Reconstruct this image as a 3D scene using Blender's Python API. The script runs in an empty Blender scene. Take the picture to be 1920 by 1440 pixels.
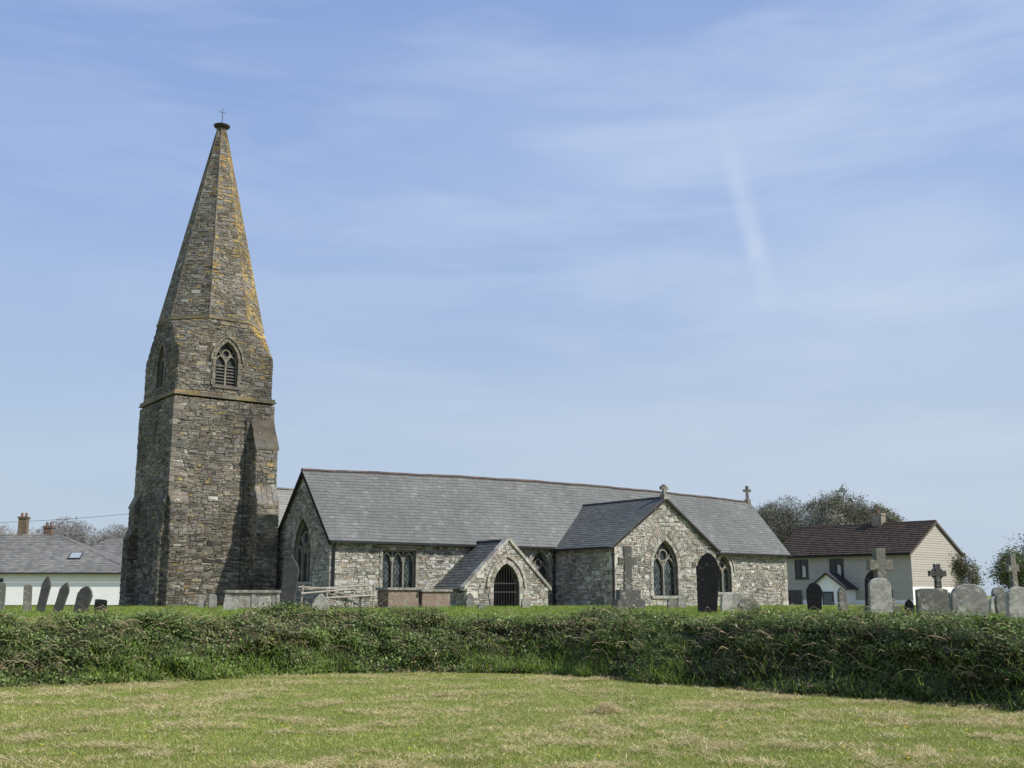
import bpy, math, random, numpy as np
from mathutils import Vector as V
from mathutils.geometry import tessellate_polygon
random.seed(7); rng=np.random.default_rng(7)
U=random.uniform
scene=bpy.context.scene
COL=scene.collection
Z=V((0,0,1))
# ---------------------------------------------------------------- materials
def new_mat(name):
    m=bpy.data.materials.new(name); m.use_nodes=True
    nt=m.node_tree; b=nt.nodes['Principled BSDF']
    return m,nt,b
def N(nt,t,**k):
    n=nt.nodes.new(t)
    for a,v in k.items(): setattr(n,a,v)
    return n
def noise_node(nt,scale,detail=4,rough=.6,src=None,dist=0):
    n=N(nt,'ShaderNodeTexNoise'); n.inputs['Scale'].default_value=scale
    n.inputs['Detail'].default_value=detail; n.inputs['Roughness'].default_value=rough
    n.inputs['Distortion'].default_value=dist
    if src: nt.links.new(src,n.inputs['Vector'])
    return n.outputs['Fac']
def ramp(nt,src,stops):
    r=N(nt,'ShaderNodeValToRGB'); e=r.color_ramp.elements
    while len(e)<len(stops): e.new(.5)
    for i,(p,c) in enumerate(stops):
        e[i].position=p; e[i].color=(c,c,c,1) if isinstance(c,(int,float)) else (*c,1)
    nt.links.new(src,r.inputs['Fac']); return r.outputs['Color']
def mix(nt,a,b,fac,mode='MIX'):
    m=N(nt,'ShaderNodeMix',data_type='RGBA',blend_type=mode)
    for s,v in ((0,fac),(6,a),(7,b)):
        if isinstance(v,(int,float)): m.inputs[s].default_value=v
        elif isinstance(v,tuple): m.inputs[s].default_value=(*v,1)
        else: nt.links.new(v,m.inputs[s])
    return m.outputs[2]
def tint_mat(name,rough=.9,ns=7,lo=.65,hi=1.3,bump=.25,lichen=(),spec=.3,big=None,trans=0):
    m,nt,b=new_mat(name)
    a=N(nt,'ShaderNodeAttribute',attribute_name='tint')
    tc=N(nt,'ShaderNodeTexCoord').outputs['Object']
    f=noise_node(nt,ns,5,.7,tc)
    col=mix(nt,a.outputs['Color'],ramp(nt,f,[(.3,lo),(.7,hi)]),1.0,'MULTIPLY')
    if big:
        g=noise_node(nt,big[0],4,.6,tc,.4)
        col=mix(nt,col,ramp(nt,g,[(.35,big[1]),(.65,big[2])]),1.0,'MULTIPLY')
    for (c,sc,t0,t1,amt) in lichen:
        g=noise_node(nt,sc,5,.65,tc,.3)
        col=mix(nt,col,c,ramp(nt,g,[(t0,0.),(t1,float(amt))]))
    nt.links.new(col,b.inputs['Base Color'])
    b.inputs['Roughness'].default_value=rough
    b.inputs['Specular IOR Level'].default_value=spec
    if bump:
        bp=N(nt,'ShaderNodeBump'); bp.inputs['Strength'].default_value=bump; bp.inputs['Distance'].default_value=.03
        nt.links.new(noise_node(nt,ns*3,4,.7,tc),bp.inputs['Height']); nt.links.new(bp.outputs['Normal'],b.inputs['Normal'])
    if trans:
        out=nt.nodes['Material Output']; t=N(nt,'ShaderNodeBsdfTranslucent'); mx=N(nt,'ShaderNodeMixShader')
        mx.inputs[0].default_value=trans; nt.links.new(col,t.inputs['Color'])
        nt.links.new(b.outputs[0],mx.inputs[1]); nt.links.new(t.outputs[0],mx.inputs[2]); nt.links.new(mx.outputs[0],out.inputs['Surface'])
    return m
M_STONE=tint_mat('rubble_stone',.92,7,.6,1.35,.6,[((.56,.55,.50),2.2,.55,.66,.7),((.06,.06,.052),1.1,.58,.72,.55)],big=(.5,.8,1.2))
M_TOWER=tint_mat('tower_stone',.93,7,.6,1.35,.6,[((.44,.43,.38),2.4,.63,.69,.7),((.25,.18,.085),.7,.56,.70,.28),((.045,.042,.038),.55,.50,.66,.6)],big=(.4,.7,1.25))
M_SPIRE=tint_mat('spire_stone',.93,7,.6,1.35,.6,[((.46,.45,.39),2.2,.63,.69,.75),((.31,.22,.09),.8,.56,.66,.3),((.05,.046,.042),.8,.54,.68,.6)],big=(.5,.75,1.2))
M_DRESS=tint_mat('dressed_granite',.85,9,.6,1.25,.3,[((.5,.5,.46),4,.6,.7,.5),((.09,.085,.07),1.6,.52,.66,.5)])
M_SLATE=tint_mat('roof_slate',.66,5,.9,1.1,.12,[((.22,.22,.18),1.7,.58,.75,.4)],spec=.22,big=(.35,.88,1.12))
M_TILE=tint_mat('roof_tile',.85,5,.8,1.2,.12,spec=.12)
M_CLAD=tint_mat('board_cladding',.7,2,.93,1.06,.05)
M_RENDER=tint_mat('white_render',.8,1.5,.93,1.03,.15)
M_DARK=tint_mat('dark_paint',.45,4,.8,1.2,0,spec=.5)
M_IRON=tint_mat('wrought_iron',.6,6,.8,1.2,0)
M_GRAVE=tint_mat('weathered_headstone',.88,10,.55,1.25,.3,[((.48,.48,.42),6,.56,.64,.7),((.32,.28,.10),3.3,.62,.72,.5),((.07,.07,.06),2.2,.5,.66,.5)])
M_GSLATE=tint_mat('slate_headstone',.7,7,.6,1.4,.2,[((.22,.23,.21),9,.62,.72,.5)],spec=.2)
M_BARK=tint_mat('bark',.9,6,.7,1.2,.2)
M_LEAF=tint_mat('leaf',.5,1.5,.75,1.25,0,spec=.4,trans=.25)
M_GRASS=tint_mat('grass_blade',.65,.8,.85,1.15,0,spec=.25,trans=.3)
M_EARTH=tint_mat('hedge_earth',.95,5,.5,1.3,.5)
def brick_mat():
    m,nt,b=new_mat('red_brick')
    tc=N(nt,'ShaderNodeTexCoord').outputs['Object']
    mp=N(nt,'ShaderNodeMapping'); mp.inputs['Rotation'].default_value=(math.radians(90),0,0); nt.links.new(tc,mp.inputs['Vector'])
    br=N(nt,'ShaderNodeTexBrick'); nt.links.new(mp.outputs[0],br.inputs['Vector'])
    br.inputs['Color1'].default_value=(.15,.085,.055,1); br.inputs['Color2'].default_value=(.22,.14,.10,1); br.inputs['Mortar'].default_value=(.24,.225,.19,1)
    br.inputs['Scale'].default_value=4.4; br.inputs['Mortar Size'].default_value=.03
    f=noise_node(nt,5,5,.7,tc)
    c=mix(nt,br.outputs['Color'],(.26,.25,.20),ramp(nt,f,[(.48,0.),(.64,.75)]))
    nt.links.new(c,b.inputs['Base Color']); b.inputs['Roughness'].default_value=.9
    return m
M_BRICK=brick_mat()
def glass_mat(name,lead):
    m,nt,b=new_mat(name)
    b.inputs['Roughness'].default_value=.22; b.inputs['Specular IOR Level'].default_value=.5
    if lead:
        tc=N(nt,'ShaderNodeTexCoord').outputs['Object']; s=N(nt,'ShaderNodeSeparateXYZ'); nt.links.new(tc,s.inputs[0])
        def M(op,a,c):
            n=N(nt,'ShaderNodeMath',operation=op)
            for i,v in ((0,a),(1,c)):
                if isinstance(v,(int,float)): n.inputs[i].default_value=v
                else: nt.links.new(v,n.inputs[i])
            return n.outputs[0]
        h=M('ADD',s.outputs[0],s.outputs[1]); a=M('MULTIPLY',h,5.); c=M('MULTIPLY',s.outputs[2],3.4)
        l=[]
        for op in('ADD','SUBTRACT'):
            f=M('FRACT',M(op,a,c),0); l.append(M('GREATER_THAN',M('ABSOLUTE',M('SUBTRACT',f,.5),0),.40))
        mk=M('MAXIMUM',l[0],l[1])
        nz=noise_node(nt,5,2,.5,tc)
        gc=ramp(nt,nz,[(.35,(.02,.026,.03)),(.65,(.10,.125,.12))])
        nt.links.new(mix(nt,gc,(.012,.012,.013),mk),b.inputs['Base Color'])
    else: b.inputs['Base Color'].default_value=(.012,.014,.018,1)
    return m
M_LEAD=glass_mat('leaded_glass',True); M_GLASS=glass_mat('window_glass',False)
# ---------------------------------------------------------------- mesh builder
def FR(o,n):
    n=V(n).normalized(); ux=Z.cross(n).normalized(); uy=n.cross(ux)
    return (V(o),ux,uy,n)
def P(fr,a,b,o=0): return fr[0]+fr[1]*a+fr[2]*b+fr[3]*o
def jit(c,j=.12):
    k=1+U(-j,j); return tuple(max(0,x*k*(1+U(-j,j)*.25)) for x in c)
class MB:
    def __init__(s): s.v=[];s.f=[];s.c=[];s.m=[]
    def face(s,pts,col,mi=0):
        i=len(s.v); s.v.extend([tuple(p) for p in pts]); s.f.append(tuple(range(i,i+len(pts)))); s.c.append(col); s.m.append(mi)
    def poly(s,idx,col,mi=0): s.f.append(tuple(idx)); s.c.append(col); s.m.append(mi)
    def prism(s,fr,pl,o0,o1,col,mi=0,bev=0,back=True):
        n=len(pl); i=len(s.v)
        cx=sum(p[0] for p in pl)/n; cy=sum(p[1] for p in pl)/n
        s.v.extend([tuple(P(fr,a,b,o0)) for a,b in pl])
        if bev:
            s.v.extend([tuple(P(fr,a,b,o1-bev)) for a,b in pl]); k=2
            q=[]
            for a,b in pl:
                d=max(1e-4,math.hypot(a-cx,b-cy)); t=1-min(.5,bev*1.3/d); q.append((cx+(a-cx)*t,cy+(b-cy)*t))
            s.v.extend([tuple(P(fr,a,b,o1)) for a,b in q])
        else:
            k=1; s.v.extend([tuple(P(fr,a,b,o1)) for a,b in pl])
        for L in range(k):
            for j in range(n):
                a=i+L*n+j; b=i+L*n+(j+1)%n; s.poly((a,b,b+n,a+n),col,mi)
        s.poly(range(i+k*n,i+k*n+n),col,mi)
        if back: s.poly(reversed(range(i,i+n)),col,mi)
    def box(s,lo,hi,col,mi=0):
        fr=(V((0,0,0)),V((1,0,0)),V((0,1,0)),V((0,0,1)))
        s.prism(fr,[(lo[0],lo[1]),(hi[0],lo[1]),(hi[0],hi[1]),(lo[0],hi[1])],lo[2],hi[2],col,mi)
    def tube(s,p0,p1,r0,r1,n,col,mi=0,cap=False):
        p0=V(p0);p1=V(p1); d=(p1-p0)
        if d.length<1e-6: return
        d.normalize(); a=d.orthogonal().normalized(); b=d.cross(a); i=len(s.v)
        for p,r in((p0,r0),(p1,r1)):
            for j in range(n):
                t=2*math.pi*j/n; s.v.append(tuple(p+a*(r*math.cos(t))+b*(r*math.sin(t))))
        for j in range(n):
            k=(j+1)%n; s.poly((i+j,i+k,i+n+k,i+n+j),col,mi)
        if cap: s.poly(range(i+n,i+2*n),col,mi); s.poly(reversed(range(i,i+n)),col,mi)
    def build(s,name,mats,parent=None,warp=None,loc=None,rot=None):
        me=bpy.data.meshes.new(name)
        vs=[warp(*p) for p in s.v] if warp else s.v
        me.from_pydata(vs,[],s.f)
        for m in mats: me.materials.append(m)
        me.polygons.foreach_set('material_index',s.m)
        at=me.attributes.new('tint','FLOAT_COLOR','FACE')
        at.data.foreach_set('color',np.array([(*c,1) for c in s.c],dtype=np.float32).ravel())
        ob=bpy.data.objects.new(name,me); COL.objects.link(ob)
        if parent: ob.parent=parent
        if loc: ob.location=loc
        if rot: ob.rotation_euler=rot
        return ob
def np_mesh(name,verts,k,cols,mat,parent=None):
    n=len(verts)//k; me=bpy.data.meshes.new(name)
    me.vertices.add(len(verts)); me.vertices.foreach_set('co',verts.astype(np.float32).ravel())
    me.loops.add(n*k); me.loops.foreach_set('vertex_index',np.arange(n*k,dtype=np.int32))
    me.polygons.add(n); me.polygons.foreach_set('loop_start',np.arange(0,n*k,k,dtype=np.int32))
    try: me.polygons.foreach_set('loop_total',np.full(n,k,dtype=np.int32))
    except Exception: pass
    me.update(calc_edges=True); me.materials.append(mat)
    at=me.attributes.new('tint','FLOAT_COLOR','FACE')
    at.data.foreach_set('color',np.concatenate([cols,np.ones((n,1))],1).astype(np.float32).ravel())
    ob=bpy.data.objects.new(name,me); COL.objects.link(ob)
    if parent: ob.parent=parent
    return ob
def empty(name,loc,rot=0,label=None,cat=None,group=None):
    e=bpy.data.objects.new(name,None); COL.objects.link(e); e.location=loc; e.rotation_euler=(0,0,rot); e.empty_display_size=.3
    tag(e,label,cat,group); return e
def tag(o,label=None,cat=None,group=None,kind=None):
    if label:o['label']=label
    if cat:o['category']=cat
    if group:o['group']=group
    if kind:o['kind']=kind
    return o
# ---------------------------------------------------------------- 2D helpers
def clip(pl,reg):
    n=len(reg)
    for i in range(n):
        ax,ay=reg[i]; bx,by=reg[(i+1)%n]; ex,ey=bx-ax,by-ay
        out=[]; m=len(pl)
        if m<3: return []
        for j in range(m):
            p=pl[j]; q=pl[(j+1)%m]
            dp=ex*(p[1]-ay)-ey*(p[0]-ax); dq=ex*(q[1]-ay)-ey*(q[0]-ax)
            if dp>=0: out.append(p)
            if (dp>=0)!=(dq>=0):
                t=dp/(dp-dq); out.append((p[0]+(q[0]-p[0])*t,p[1]+(q[1]-p[1])*t))
        pl=out
    return pl
def area(pl):
    return abs(sum(pl[i][0]*pl[(i+1)%len(pl)][1]-pl[(i+1)%len(pl)][0]*pl[i][1] for i in range(len(pl))))/2
def inside(p,pl):
    x,y=p; r=False; n=len(pl)
    for i in range(n):
        a=pl[i]; b=pl[(i+1)%n]
        if (a[1]>y)!=(b[1]>y) and x<(b[0]-a[0])*(y-a[1])/(b[1]-a[1])+a[0]: r=not r
    return r
def cells(mb,fr,reg,rows,wid,gap,dep,colfn,holes=(),warp=.03,bev=.014,tilt=None,mi=0,jt=.018):
    xs=[p[0] for p in reg]; ys=[p[1] for p in reg]
    x0,x1,y0,y1=min(xs),max(xs),min(ys),max(ys)
    hb=[(min(p[0] for p in h),max(p[0] for p in h),min(p[1] for p in h),max(p[1] for p in h),h) for h in holes]
    ph=U(0,9)
    def hit(q):
        c=(sum(p[0] for p in q)/4,sum(p[1] for p in q)/4)
        t=list(q)+[c]+[((q[i][0]+q[(i+1)%4][0])/2,(q[i][1]+q[(i+1)%4][1])/2) for i in range(4)]
        for a,b,c_,d,h in hb:
            for p in t:
                if a<p[0]<b and c_<p[1]<d and inside(p,h): return True
        return False
    def put(q,y,h):
        q=clip(q,reg)
        if len(q)<3 or area(q)<.0012: return
        col=colfn(sum(p[0] for p in q)/len(q),sum(p[1] for p in q)/len(q))
        n=len(q); i=len(mb.v)
        if tilt is not None:
            e=U(-.003,.004)
            top=[P(fr,a,b,tilt*max(0,1-(b-y)/h)+.004+e) for a,b in q]
            mb.v.extend([tuple(P(fr,a,b,-.004)) for a,b in q]); mb.v.extend([tuple(p) for p in top])
        else:
            cx=sum(p[0] for p in q)/n; cy=sum(p[1] for p in q)/n; o=dep*U(.2,1); ta=U(-.08,.08); tb=U(-.09,.09)
            mb.v.extend([tuple(P(fr,a,b,-.01)) for a,b in q])
            for a,b in q:
                d=max(1e-3,math.hypot(a-cx,b-cy)); t=1-min(.4,bev*1.4/d); a2=cx+(a-cx)*t; b2=cy+(b-cy)*t
                mb.v.append(tuple(P(fr,a2,b2,max(.003,o+(a2-cx)*ta+(b2-cy)*tb))))
        for j in range(n):
            k=(j+1)%n; mb.poly((i+j,i+k,i+n+k,i+n+j),col,mi)
        mb.poly(range(i+n,i+2*n),col,mi)
    y=y0-(U(0,rows[0]) if tilt is None else 0); r=0
    while y<y1:
        h=U(*rows); x=x0-U(0,wid[1])
        if tilt is None and random.random()<.3: h=rows[0]*U(.8,1.2)
        while x<x1:
            w=U(*wid); hh=h
            if tilt is None and random.random()<.3: w*=.5
            g=gap/2
            q=[(x+g,y+g),(x+w-g,y+g),(x+w-g,y+hh-g),(x+g,y+hh-g)]
            subs=[q]
            if tilt is None and h>.12 and random.random()<.5:
                m=y+h*U(.3,.7); subs=[[(x+g,y+g),(x+w-g,y+g),(x+w-g,m-g),(x+g,m-g)],[(x+g,m+g),(x+w-g,m+g),(x+w-g,y+h-g),(x+g,y+h-g)]]
            for q in subs:
                if hb and hit(q):
                    (ax,ay),(bx,_),(_,cy),_=q
                    for i in range(5):
                        for k in range(2):
                            s=[(ax+(bx-ax)*(i+u)/5,ay+(cy-ay)*(k+w_)/2) for u,w_ in((0,0),(1,0),(1,1),(0,1))]
                            if not hit(s): put(s,y,h)
                    continue
                if warp: q=[(a+U(-jt,jt)*2,b+U(-jt,jt)*1.1+warp*(math.sin(1.7*a+.9*b+ph)+.6*math.sin(4.1*a-1.3*b+2*ph)+.4*math.sin(9*a+ph))) for a,b in q]
                put(q,y,h)
            x+=w
        y+=h; r+=1
def pal(lst,j=.15):
    tot=sum(w for w,_ in lst)
    def f(a=0,b=0):
        r=U(0,tot)
        for w,c in lst:
            r-=w
            if r<=0: return jit(c,j)
        return jit(lst[-1][1],j)
    return f
C_CH=pal([(5,(.30,.285,.25)),(4,(.37,.355,.315)),(2.2,(.21,.20,.175)),(2.2,(.48,.465,.42)),(2,(.31,.265,.20)),(.6,(.12,.115,.10))])
C_TW=pal([(5,(.19,.172,.14)),(4,(.235,.212,.172)),(3,(.145,.13,.106)),(1.2,(.27,.23,.165)),(.9,(.085,.078,.068)),(.6,(.36,.345,.31)),(2.5,(.20,.192,.175))],.12)
C_SL=pal([(5,(.140,.144,.138)),(3,(.15,.154,.148)),(2,(.128,.132,.127)),(.4,(.175,.18,.168))],.04)
C_DR=pal([(4,(.33,.31,.27)),(3,(.40,.38,.33)),(1.5,(.24,.22,.18))])
C_TR=lambda a=0,b=0:(.25,.235,.2)
MORT=(.19,.178,.155); MORTT=(.135,.122,.10)
def wall(mb,fr,out,holes=(),colfn=C_CH,mort=MORT,rows=(.07,.21),wid=(.14,.5),dep=.035,rev=.28,mi=0,stones=True,warp=.03):
    lists=[[V((a,b,0)) for a,b in out]]+[[V((a,b,0)) for a,b in h] for h in holes]
    flat=[p for l in lists for p in l]
    if holes:
        for t in tessellate_polygon(lists): mb.face([P(fr,flat[i].x,flat[i].y) for i in t],mort,mi)
    else: mb.face([P(fr,a,b) for a,b in out],mort,mi)
    for h in holes:
        for i in range(len(h)):
            a=h[i]; b=h[(i+1)%len(h)]; mb.face([P(fr,*a),P(fr,*b),P(fr,*b,-rev),P(fr,*a,-rev)],jit((.2,.19,.16)),mi)
    if stones: cells(mb,fr,out,rows,wid,.012,dep,colfn,holes,mi=mi,warp=warp,bev=.013)
def face3(pts):
    pts=[V(p) for p in pts]; n=V((0,0,0))
    for i in range(len(pts)):
        n+=pts[i].cross(pts[(i+1)%len(pts)])
    fr=FR(pts[0],n); return fr,[((p-pts[0]).dot(fr[1]),(p-pts[0]).dot(fr[2])) for p in pts]
def roof_face(mb,pts,rows=(.2,.2),wid=(.26,.36),tilt=.013,colfn=C_SL,base=(.08,.08,.08),mi=0):
    fr,pl=face3(pts)
    if area(pl)<.01: return
    mb.face([P(fr,a,b) for a,b in pl],base,mi)
    mb.face([P(fr,a,b,-.06) for a,b in pl],base,mi)
    n=len(pl)
    for i in range(n):
        a=pl[i]; b=pl[(i+1)%n]; mb.face([P(fr,*a,-.06),P(fr,*b,-.06),P(fr,*b),P(fr,*a)],base,mi)
    cells(mb,fr,pl,rows,wid,.006,0,colfn,tilt=tilt,warp=0,mi=mi)
def ridge(mb,p0,p1,col,seg=.45,r=.11,mi=0):
    p0=V(p0);p1=V(p1); L=(p1-p0).length; n=max(1,round(L/seg)); d=(p1-p0)/n
    for i in range(n):
        a=p0+d*i; b=p0+d*(i+.97); s=d.cross(Z).normalized()
        c=jit(col,.2); k=len(mb.v)
        if random.random()<.35: c=tuple(x*.55+.03 for x in c)
        for p in(a,b):
            for t in range(5):
                an=math.pi*t/4; mb.v.append(tuple(p+s*(r*1.25*math.cos(an))+Z*(r*math.sin(an)-.05+U(0,.006))))
        for t in range(4): mb.poly((k+t,k+t+1,k+6+t,k+5+t),c,mi)
        mb.poly((k,k+1,k+2,k+3,k+4),c,mi); mb.poly((k+9,k+8,k+7,k+6,k+5),c,mi)
def gothic(cx,z0,w,hs,r=None,n=7):
    r=r or w; ae=math.acos((r-w/2)/r); c=cx+w/2-r
    pts=[(cx-w/2,z0),(cx+w/2,z0)]+[(c+r*math.cos(ae*i/n),z0+hs+r*math.sin(ae*i/n)) for i in range(n+1)]
    c=cx-w/2+r
    return pts+[(c-r*math.cos(ae*(1-i/n)),z0+hs+r*math.sin(ae*(1-i/n))) for i in range(1,n+1)]
def resample(path,L):
    out=[path[0]]
    for a,b in zip(path,path[1:]):
        n=max(1,math.ceil(math.hypot(b[0]-a[0],b[1]-a[1])/L))
        out+= [(a[0]+(b[0]-a[0])*i/n,a[1]+(b[1]-a[1])*i/n) for i in range(1,n+1)]
    return out
def strip(mb,fr,path,t0,t1,o0,o1,colfn,alt=0,gap=0,mi=0,bev=0):
    n=len(path); nr=[]
    for i in range(n):
        a=path[max(0,i-1)]; b=path[min(n-1,i+1)]; dx,dy=b[0]-a[0],b[1]-a[1]; l=math.hypot(dx,dy) or 1; nr.append((dy/l,-dx/l))
    for i in range(n-1):
        a,b=path[i],path[i+1]; na,nb=nr[i],nr[i+1]; T=t1+(alt if i%2 else 0)
        if gap:
            l=math.hypot(b[0]-a[0],b[1]-a[1]) or 1; g=gap/l
            a,b=(a[0]+(b[0]-a[0])*g,a[1]+(b[1]-a[1])*g),(b[0]-(b[0]-a[0])*g,b[1]-(b[1]-a[1])*g)
        q=[(a[0]+na[0]*T,a[1]+na[1]*T),(b[0]+nb[0]*T,b[1]+nb[1]*T),(b[0]+nb[0]*t0,b[1]+nb[1]*t0),(a[0]+na[0]*t0,a[1]+na[1]*t0)]
        mb.prism(fr,q,o0,o1+(U(-.008,.008) if gap else 0),colfn(),mi,bev=bev)
def arc_window(fr,cx,z0,w,hs,parent,r=None,lights=2,sw=.17,name='window',relief=False,glass=M_LEAD,louvre=False,col=C_DR,dep=.26,label=None,tr=C_TR):
    out=gothic(cx,z0,w,hs,r); mb=MB(); path=out[1:]+[out[0]]
    strip(mb,fr,resample(path,.32),0,sw,-.1,.055,col,alt=.06,gap=.006,bev=.01)
    if relief:
        arch=gothic(cx,z0,w+2*sw+.14,hs,(r or w)+sw+.07,9)[2:]
        strip(mb,fr,resample(arch,.14),0.02,.36,-.02,.055,pal([(3,(.34,.31,.26)),(2,(.24,.22,.19)),(1,(.44,.41,.36))]),alt=.05,gap=.012,bev=.012)
    else: 
        arch=gothic(cx,z0,w+2*sw+.1,hs,(r or w)+sw+.05,9)[2:]
        strip(mb,fr,resample(arch,.5),0.0,.09,-.02,.11,col,gap=.003)
    mb.prism(fr,[(cx-w/2-.16,z0-.14),(cx+w/2+.16,z0-.14),(cx+w/2+.16,z0),(cx-w/2-.16,z0)],-.2,.09,col(),bev=.01)
    def bar(p,t=.04,o0=-dep+.02,o1=-.12): strip(mb,fr,p,-t,t,o0,o1,tr)
    bar(path,.045)
    n=lights; lw=w/n
    for i in range(1,n): bar([(cx-w/2+lw*i,z0),(cx-w/2+lw*i,z0+hs*.98)],.045)
    for i in range(n):
        g=gothic(cx-w/2+lw*(i+.5),z0,lw,hs*.86,lw*.95,5)[2:]
        bar(g,.032,-dep+.01,-.13)
    if n>1:
        rr=w*.17; c=(cx,z0+hs+w*.36); bar([(c[0]+rr*math.cos(2*math.pi*i/12),c[1]+rr*math.sin(2*math.pi*i/12)) for i in range(13)],.03,-dep+.012,-.13)
        bar([(cx,z0+hs*.98),(cx,c[1]-rr)],.035)
        for sgn in(-1,1): bar([(cx,z0+hs+.02),(cx+sgn*w*.3,z0+hs+w*.42)],.028,-dep+.015,-.14)
    ob=mb.build(name,[M_DRESS],parent)
    if label: ob['label']=label
    g=MB()
    g.face([P(fr,a,b,-dep) for a,b in out],(.012,.012,.012)); gl=g.build('glass',[M_DARK if louvre else glass],ob)
    if louvre:
        l=MB(); k=int(hs/.16)
        for i in range(k):
            zz=z0+.05+i*.16
            for sgn in(-1,1):
                xa,xb=(cx-w/2+.06,cx-.06) if sgn<0 else (cx+.06,cx+w/2-.06)
                l.face([P(fr,xa,zz,-.13),P(fr,xb,zz,-.13),P(fr,xb,zz+.1,-.23),P(fr,xa,zz+.1,-.23)],jit((.06,.056,.05)))
                l.face([P(fr,xa,zz,-.13),P(fr,xb,zz,-.13),P(fr,xb,zz-.02,-.13),P(fr,xa,zz-.02,-.13)],(.22,.21,.19))
        l.build('louvre',[M_DRESS],ob)
    return out
# ================================================================= CHURCH
ANG=math.atan2(.591,.807)
church=empty('church',(-8.25,50,1.0),ANG,'rubble stone parish church with slate roofs and tall spire','church')
L=31.3;W=5.8;EZ=3.25;RZ=6.45
frF=FR((0,0,0),(0,-1,0))
sqh=[(2.7,.78),(4.5,.78),(4.5,2.66),(2.7,2.66)]
h2=arc_window(frF,12.0,.75,1.25,1.0,church,label='pointed arch window of pale dressed stone')
h3=arc_window(frF,25.75,.75,1.15,1.15,church,label='pointed arch window of pale dressed stone')
mb=MB()
fwall=[(0,-.4),(L,-.4),(L,EZ),(0,EZ)]
wall(mb,frF,fwall,[sqh,h2,h3])
frG=FR((0,W/2,0),(-1,0,0))
gpoly=[(-W/2,-.4),(W/2,-.4),(W/2,EZ),(0,RZ),(-W/2,EZ)]
hg=arc_window(frG,0,1.2,1.9,1.35,church,lights=3,relief=True,label='tall traceried gable window')
wall(mb,frG,gpoly,[hg])
frE=FR((L,W/2,0),(1,0,0)); wall(mb,frE,gpoly)
mb.face([(0,W,-.4),(L,W,-.4),(L,W,EZ),(0,W,EZ)],MORT)
def quoins(mb,x,y,sx,sy,z0,z1,colfn,lo=.22,hi=.5,pr=.045,hh=(.2,.34)):
    z=z0;i=0
    while z<z1-.1:
        h=min(U(*hh),z1-z); a,b=(hi,lo) if i%2 else (lo,hi); a*=U(.7,1.15); b*=U(.7,1.15); p2=pr+U(-.008,.012)
        mb.box((min(x-sx*p2,x+sx*a),min(y-sy*p2,y+sy*b),z+.008),(max(x-sx*p2,x+sx*a),max(y-sy*p2,y+sy*b),z+h-.008),colfn())
        z+=h;i+=1
quoins(mb,0,0,1,1,-.3,EZ-.1,C_DR); quoins(mb,L,0,-1,1,-.3,EZ-.1,C_DR)
mb.build('wall',[M_STONE],church)
mb=MB()
strip(mb,frF,resample([(4.5,.78),(4.5,2.66),(2.7,2.66),(2.7,.78)],.36),0,.14,-.1,.06,C_DR,alt=.04,gap=.006,bev=.01)
mb.prism(frF,[(2.45,2.82),(4.75,2.82),(4.75,2.9),(2.45,2.9)],-.02,.13,(.34,.32,.28))
mb.prism(frF,[(2.5,.64),(4.7,.64),(4.7,.78),(2.5,.78)],-.2,.11,(.34,.32,.28))
for i in range(4): 
    x=2.7+.6*i; strip(mb,frF,[(x,.78),(x,2.66)],-.035,.035,-.24,-.11,C_TR)
for i in range(3):
    g=gothic(3.0+.6*i,.78,.5,1.35,.45,6)[2:]; strip(mb,frF,g,-.03,.05,-.24,-.12,C_TR)
strip(mb,frF,[(2.7,2.63),(4.5,2.63)],-.03,.03,-.24,-.11,C_TR)
w=mb.build('window',[M_DRESS],church); w['label']='square headed three light mullioned stone window'
mb=MB(); mb.face([P(frF,a,b,-.26) for a,b in sqh],(.02,)*3); mb.build('glass',[M_LEAD],w)
m=(RZ-EZ)/(W/2); ev=.28
def sag(x,y,z):
    if z>EZ-.4: z+=.28*(z-EZ+.3)/3.5*math.sin(math.pi*min(1,max(0,x/L)))+.012*math.sin(x*1.3+y)+.008*math.sin(x*3.7)
    return (x,y,z)
def gable_roof(name,x0,x1,y0,yr,zr,m0,eave,parent,ridgecol,axis='x',warp=None,rows=(.2,.2),back=True,verge=.17,**k):
    mb=MB(); ze=zr-m0*eave
    def T(a,b,z): return (a,b,z) if axis=='x' else (b,a,z)
    def add(p):
        p=[T(*q) for q in p]
        if axis!='x': p=p[::-1]
        roof_face(mb,p,rows=rows,**k)
    add([(x0,yr-eave,ze),(x1,yr-eave,ze),(x1,yr,zr),(x0,yr,zr)])
    if back: add([(x1,yr+eave,ze),(x0,yr+eave,ze),(x0,yr,zr),(x1,yr,zr)])
    ridge(mb,T(x0,yr,zr+.02),T(x1,yr,zr+.02),ridgecol,r=.09)
    for xa in (x0,x1):
        s=-1 if xa==x0 else 1
        for sg in (-1,1):
            a=V(T(xa,yr+sg*eave,ze-.04)); b=V(T(xa,yr,zr-.04)); dn=V((0,0,-verge)); o=V(T(s*.02,0,0))
            mb.face([a+o,b+o,b+o+dn,a+o+dn],(.02,.02,.022)); mb.face([a-o*2,b-o*2,b-o*2+dn,a-o*2+dn],(.02,.02,.022)); mb.face([a+o+dn,b+o+dn,b-o*2+dn,a-o*2+dn],(.02,.02,.022))
    return mb.build(name,[M_SLATE],parent,warp)
rf=gable_roof('roof',-.2,L+.2,0,W/2,RZ+.07,m,W/2+ev,church,(.10,.068,.052),warp=sag)
rf['label']='long grey slate roof with terracotta ridge tiles'
mb=MB(); NY0,NY1=W,11.4
mb.box((-.45,NY0+.02,-.4),(24,NY1,3.0),(.15,.14,.12))
fr=FR((-.45,(NY0+NY1)/2,0),(-1,0,0)); wall(mb,fr,[(-2.8,3.0),(2.8,3.0),(0,6.0)])
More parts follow.
